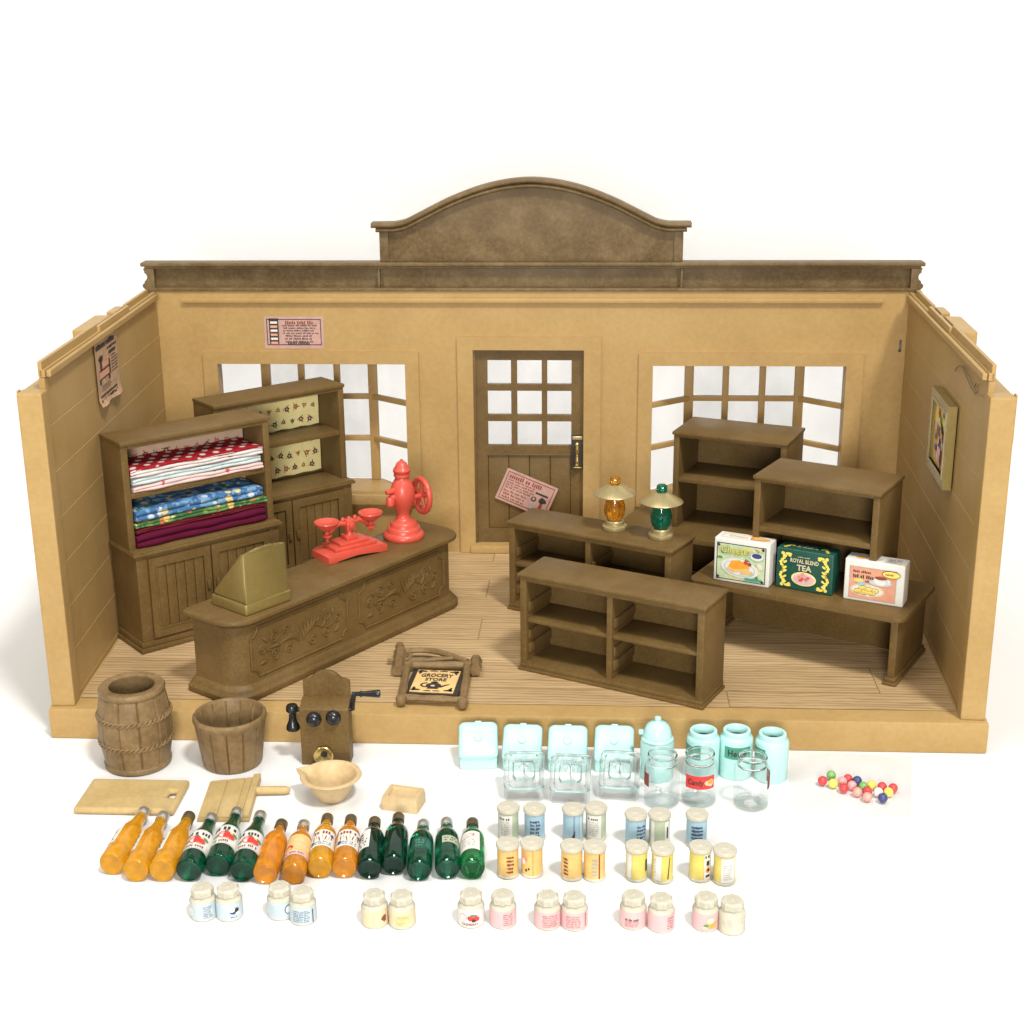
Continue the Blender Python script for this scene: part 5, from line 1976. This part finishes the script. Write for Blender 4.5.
def j_berry(c1_, c2_, seed):
    a = Art().ell(-.03, .062, .024, .022, 2, WHITE, 14).ell(-.03, .062, .018, .016, 3, PBLUE, 12)
    rnd = random.Random(seed)
    for k in range(7):
        a.ell(.012 + rnd.gauss(0, .016), .052 + rnd.gauss(0, .009), .011, .011, 4 + k % 2, [c1_, c2_][k % 2], 9, .08)
    a.ell(.01, .075, .014, .006, 6, GRASS, 7, .2)
    return a


jar('pale blue jar with lines of print, left end of the jar row', z5(545, 472), PBLUE, 0, Art().ell(-.055, .055, .022, .024, 2, WHITE, 12).dashes(.015, .07, .02, .09, 7, 2, NAVY, 101, .45, .05))
jar('pale blue jar with a blueberry picture beside the leftmost jar', z5(672, 472), PBLUE, 0, Art().ell(.04, .058, .02, .016, 2, NAVY, 10, .15).ell(.055, .066, .012, .012, 3, INK, 8).ell(.03, .07, .016, .014, 2, WHITE, 10).ell(.058, .045, .012, .01, 3, WHITE, 8).dashes(.02, .06, .02, .035, 1, 2, NAVY, 103, .5, .02), .4)
jar('pale blue jar with a round white emblem at its right, third in the row', z6(120, 392), PBLUE, 0, Art().ell(.055, .062, .02, .026, 2, NAVY, 14).ell(.055, .062, .016, .021, 3, WHITE, 14).dashes(-.05, .03, .02, .09, 6, 2, PBLUE, 105, .4, .03), .2)
jar('grey blue jar covered in lines of print, fourth in the row', z6(213, 412), PBLUE, 0, j_text(107, NAVY, -.045, .05, 7).rect(.062, .067, .012, .09, 3, INK), .6)
jar('cream jar with plain side and brown seam, left of the walnut jar', z6(508, 424), PAPERC, 0, Art().rect(.004, .006, .012, .098, 2, AMBERP).ell(.06, .055, .016, .02, 2, RUST, 8, .2), .3)
jar('cream jar with a round walnut picture', z6(620, 427), PAPERC, 0, Art().ell(.012, .055, .038, .03, 2, MANILA, 14, .05).ell(.012, .05, .028, .02, 3, PAPERC, 12, .05).ell(.012, .066, .024, .008, 4, AMBERP, 10, .1).ell(.0, .04, .022, .006, 4, AMBERP, 8), .2)
jar('white jar with red RASPBERRY label', z7(175, 642), WHITE, 0, Art().ell(-.038, .062, .022, .024, 2, LPINK, 14).ell(-.036, .062, .017, .019, 3, WHITE, 12).ell(.002, .062, .016, .015, 3, REDI, 10, .1).ell(.03, .058, .018, .016, 4, REDI, 10, .1).ell(.018, .05, .011, .009, 5, INK, 8, .1).ell(.016, .078, .018, .006, 4, GRASS, 7, .2).fit('RASPBERRY', 0, .026, .085, .014, 3, RUST, .02), .1)
jar('pink jar with dark print, beside the raspberry jar', z7(357, 647), LPINK, 0, j_text(112, RUST, .005, .06, 6), .5)
jar('pale pink jar full of print, left of two touching pink jars', z7(612, 654), LPINK, 0, j_text(114, RUST, -.025, .06, 7), .2)
jar('pale pink jar with a dark seam, right of two touching pink jars', z7(765, 658), LPINK, 0, j_text(116, RUST, -.045, .04, 7).rect(.06, .064, .02, .098, 3, RUST), .7)
jar('pink jar with a block of black print, left of the next pink pair', z8(190, 652), LPINK, 0, Art().dashes(-.045, .03, .055, .07, 1, 2, INK, 118, .8, .03).dashes(-.045, .03, .02, .055, 4, 2, RUST, 119, .5, .03), .4)
jar('pink jar with print only at its right edge', z8(350, 668), LPINK, 0, j_text(120, RUST, .03, .07, 5), .1)
jar('pink jar with a peach basket picture, beside the plain jar', z8(605, 662), LPINK, 0, Art().ell(.02, .068, .024, .022, 2, MANILA, 12, .08).ell(.02, .07, .016, .014, 3, WHITE, 10).ell(.0, .04, .012, .01, 3, GRASS, 8, .2).ell(.03, .036, .02, .012, 4, ORANGE, 9, .1).ell(.045, .05, .012, .012, 4, SALMON, 8, .1).ell(-.01, .03, .014, .007, 4, LSAGE, 8, .2), .3)
jar('plain ivory jar with its label worn off, right end of the row', z8(755, 682), None, 0, None, .5)

# ================================================================== LIGHT
world = bpy.data.worlds.new('World')
scene.world = world
world.use_nodes = True
bg = world.node_tree.nodes['Background']
bg.inputs[0].default_value = (1.0, .985, .96, 1)
bg.inputs[1].default_value = .30


def area(name, pos, target, size, power, colr=(1, .97, .92)):
    l = bpy.data.lights.new(name, 'AREA')
    l.shape = 'DISK'
    l.size = size
    l.energy = power
    l.color = colr
    o = bpy.data.objects.new(name, l)
    col.objects.link(o)
    o.location = pos
    d = Vector(target) - Vector(pos)
    o.rotation_euler = d.to_track_quat('-Z', 'Y').to_euler()
    return o


tgt = Vector((3.1, .8, .3))
kd = Vector((.32, -.42, 1.0)).normalized()
area('key_lamp', tgt + Vector((.33, -.52, 1.0)).normalized() * 42, tgt, 5.5, 14200, (1, .985, .955))
area('ceiling_lamp', (0.5, -2.5, 13), (3, 1, 0), 7, 640)
area('front_lamp', (3.6, -17, 5.2), (3, 1, .6), 4, 2300)
area('left_lamp', (-7, -5, 9), (3.5, 1, .5), 3, 150)

scene.view_settings.view_transform = 'Standard'
scene.view_settings.look = 'None'
scene.view_settings.exposure = 0.0
scene.view_settings.gamma = 1.0
scene.view_settings.use_curve_mapping = False
scene.cycles.max_bounces = 10
scene.cycles.transmission_bounces = 8
scene.cycles.transparent_max_bounces = 16
scene.cycles.caustics_reflective = False
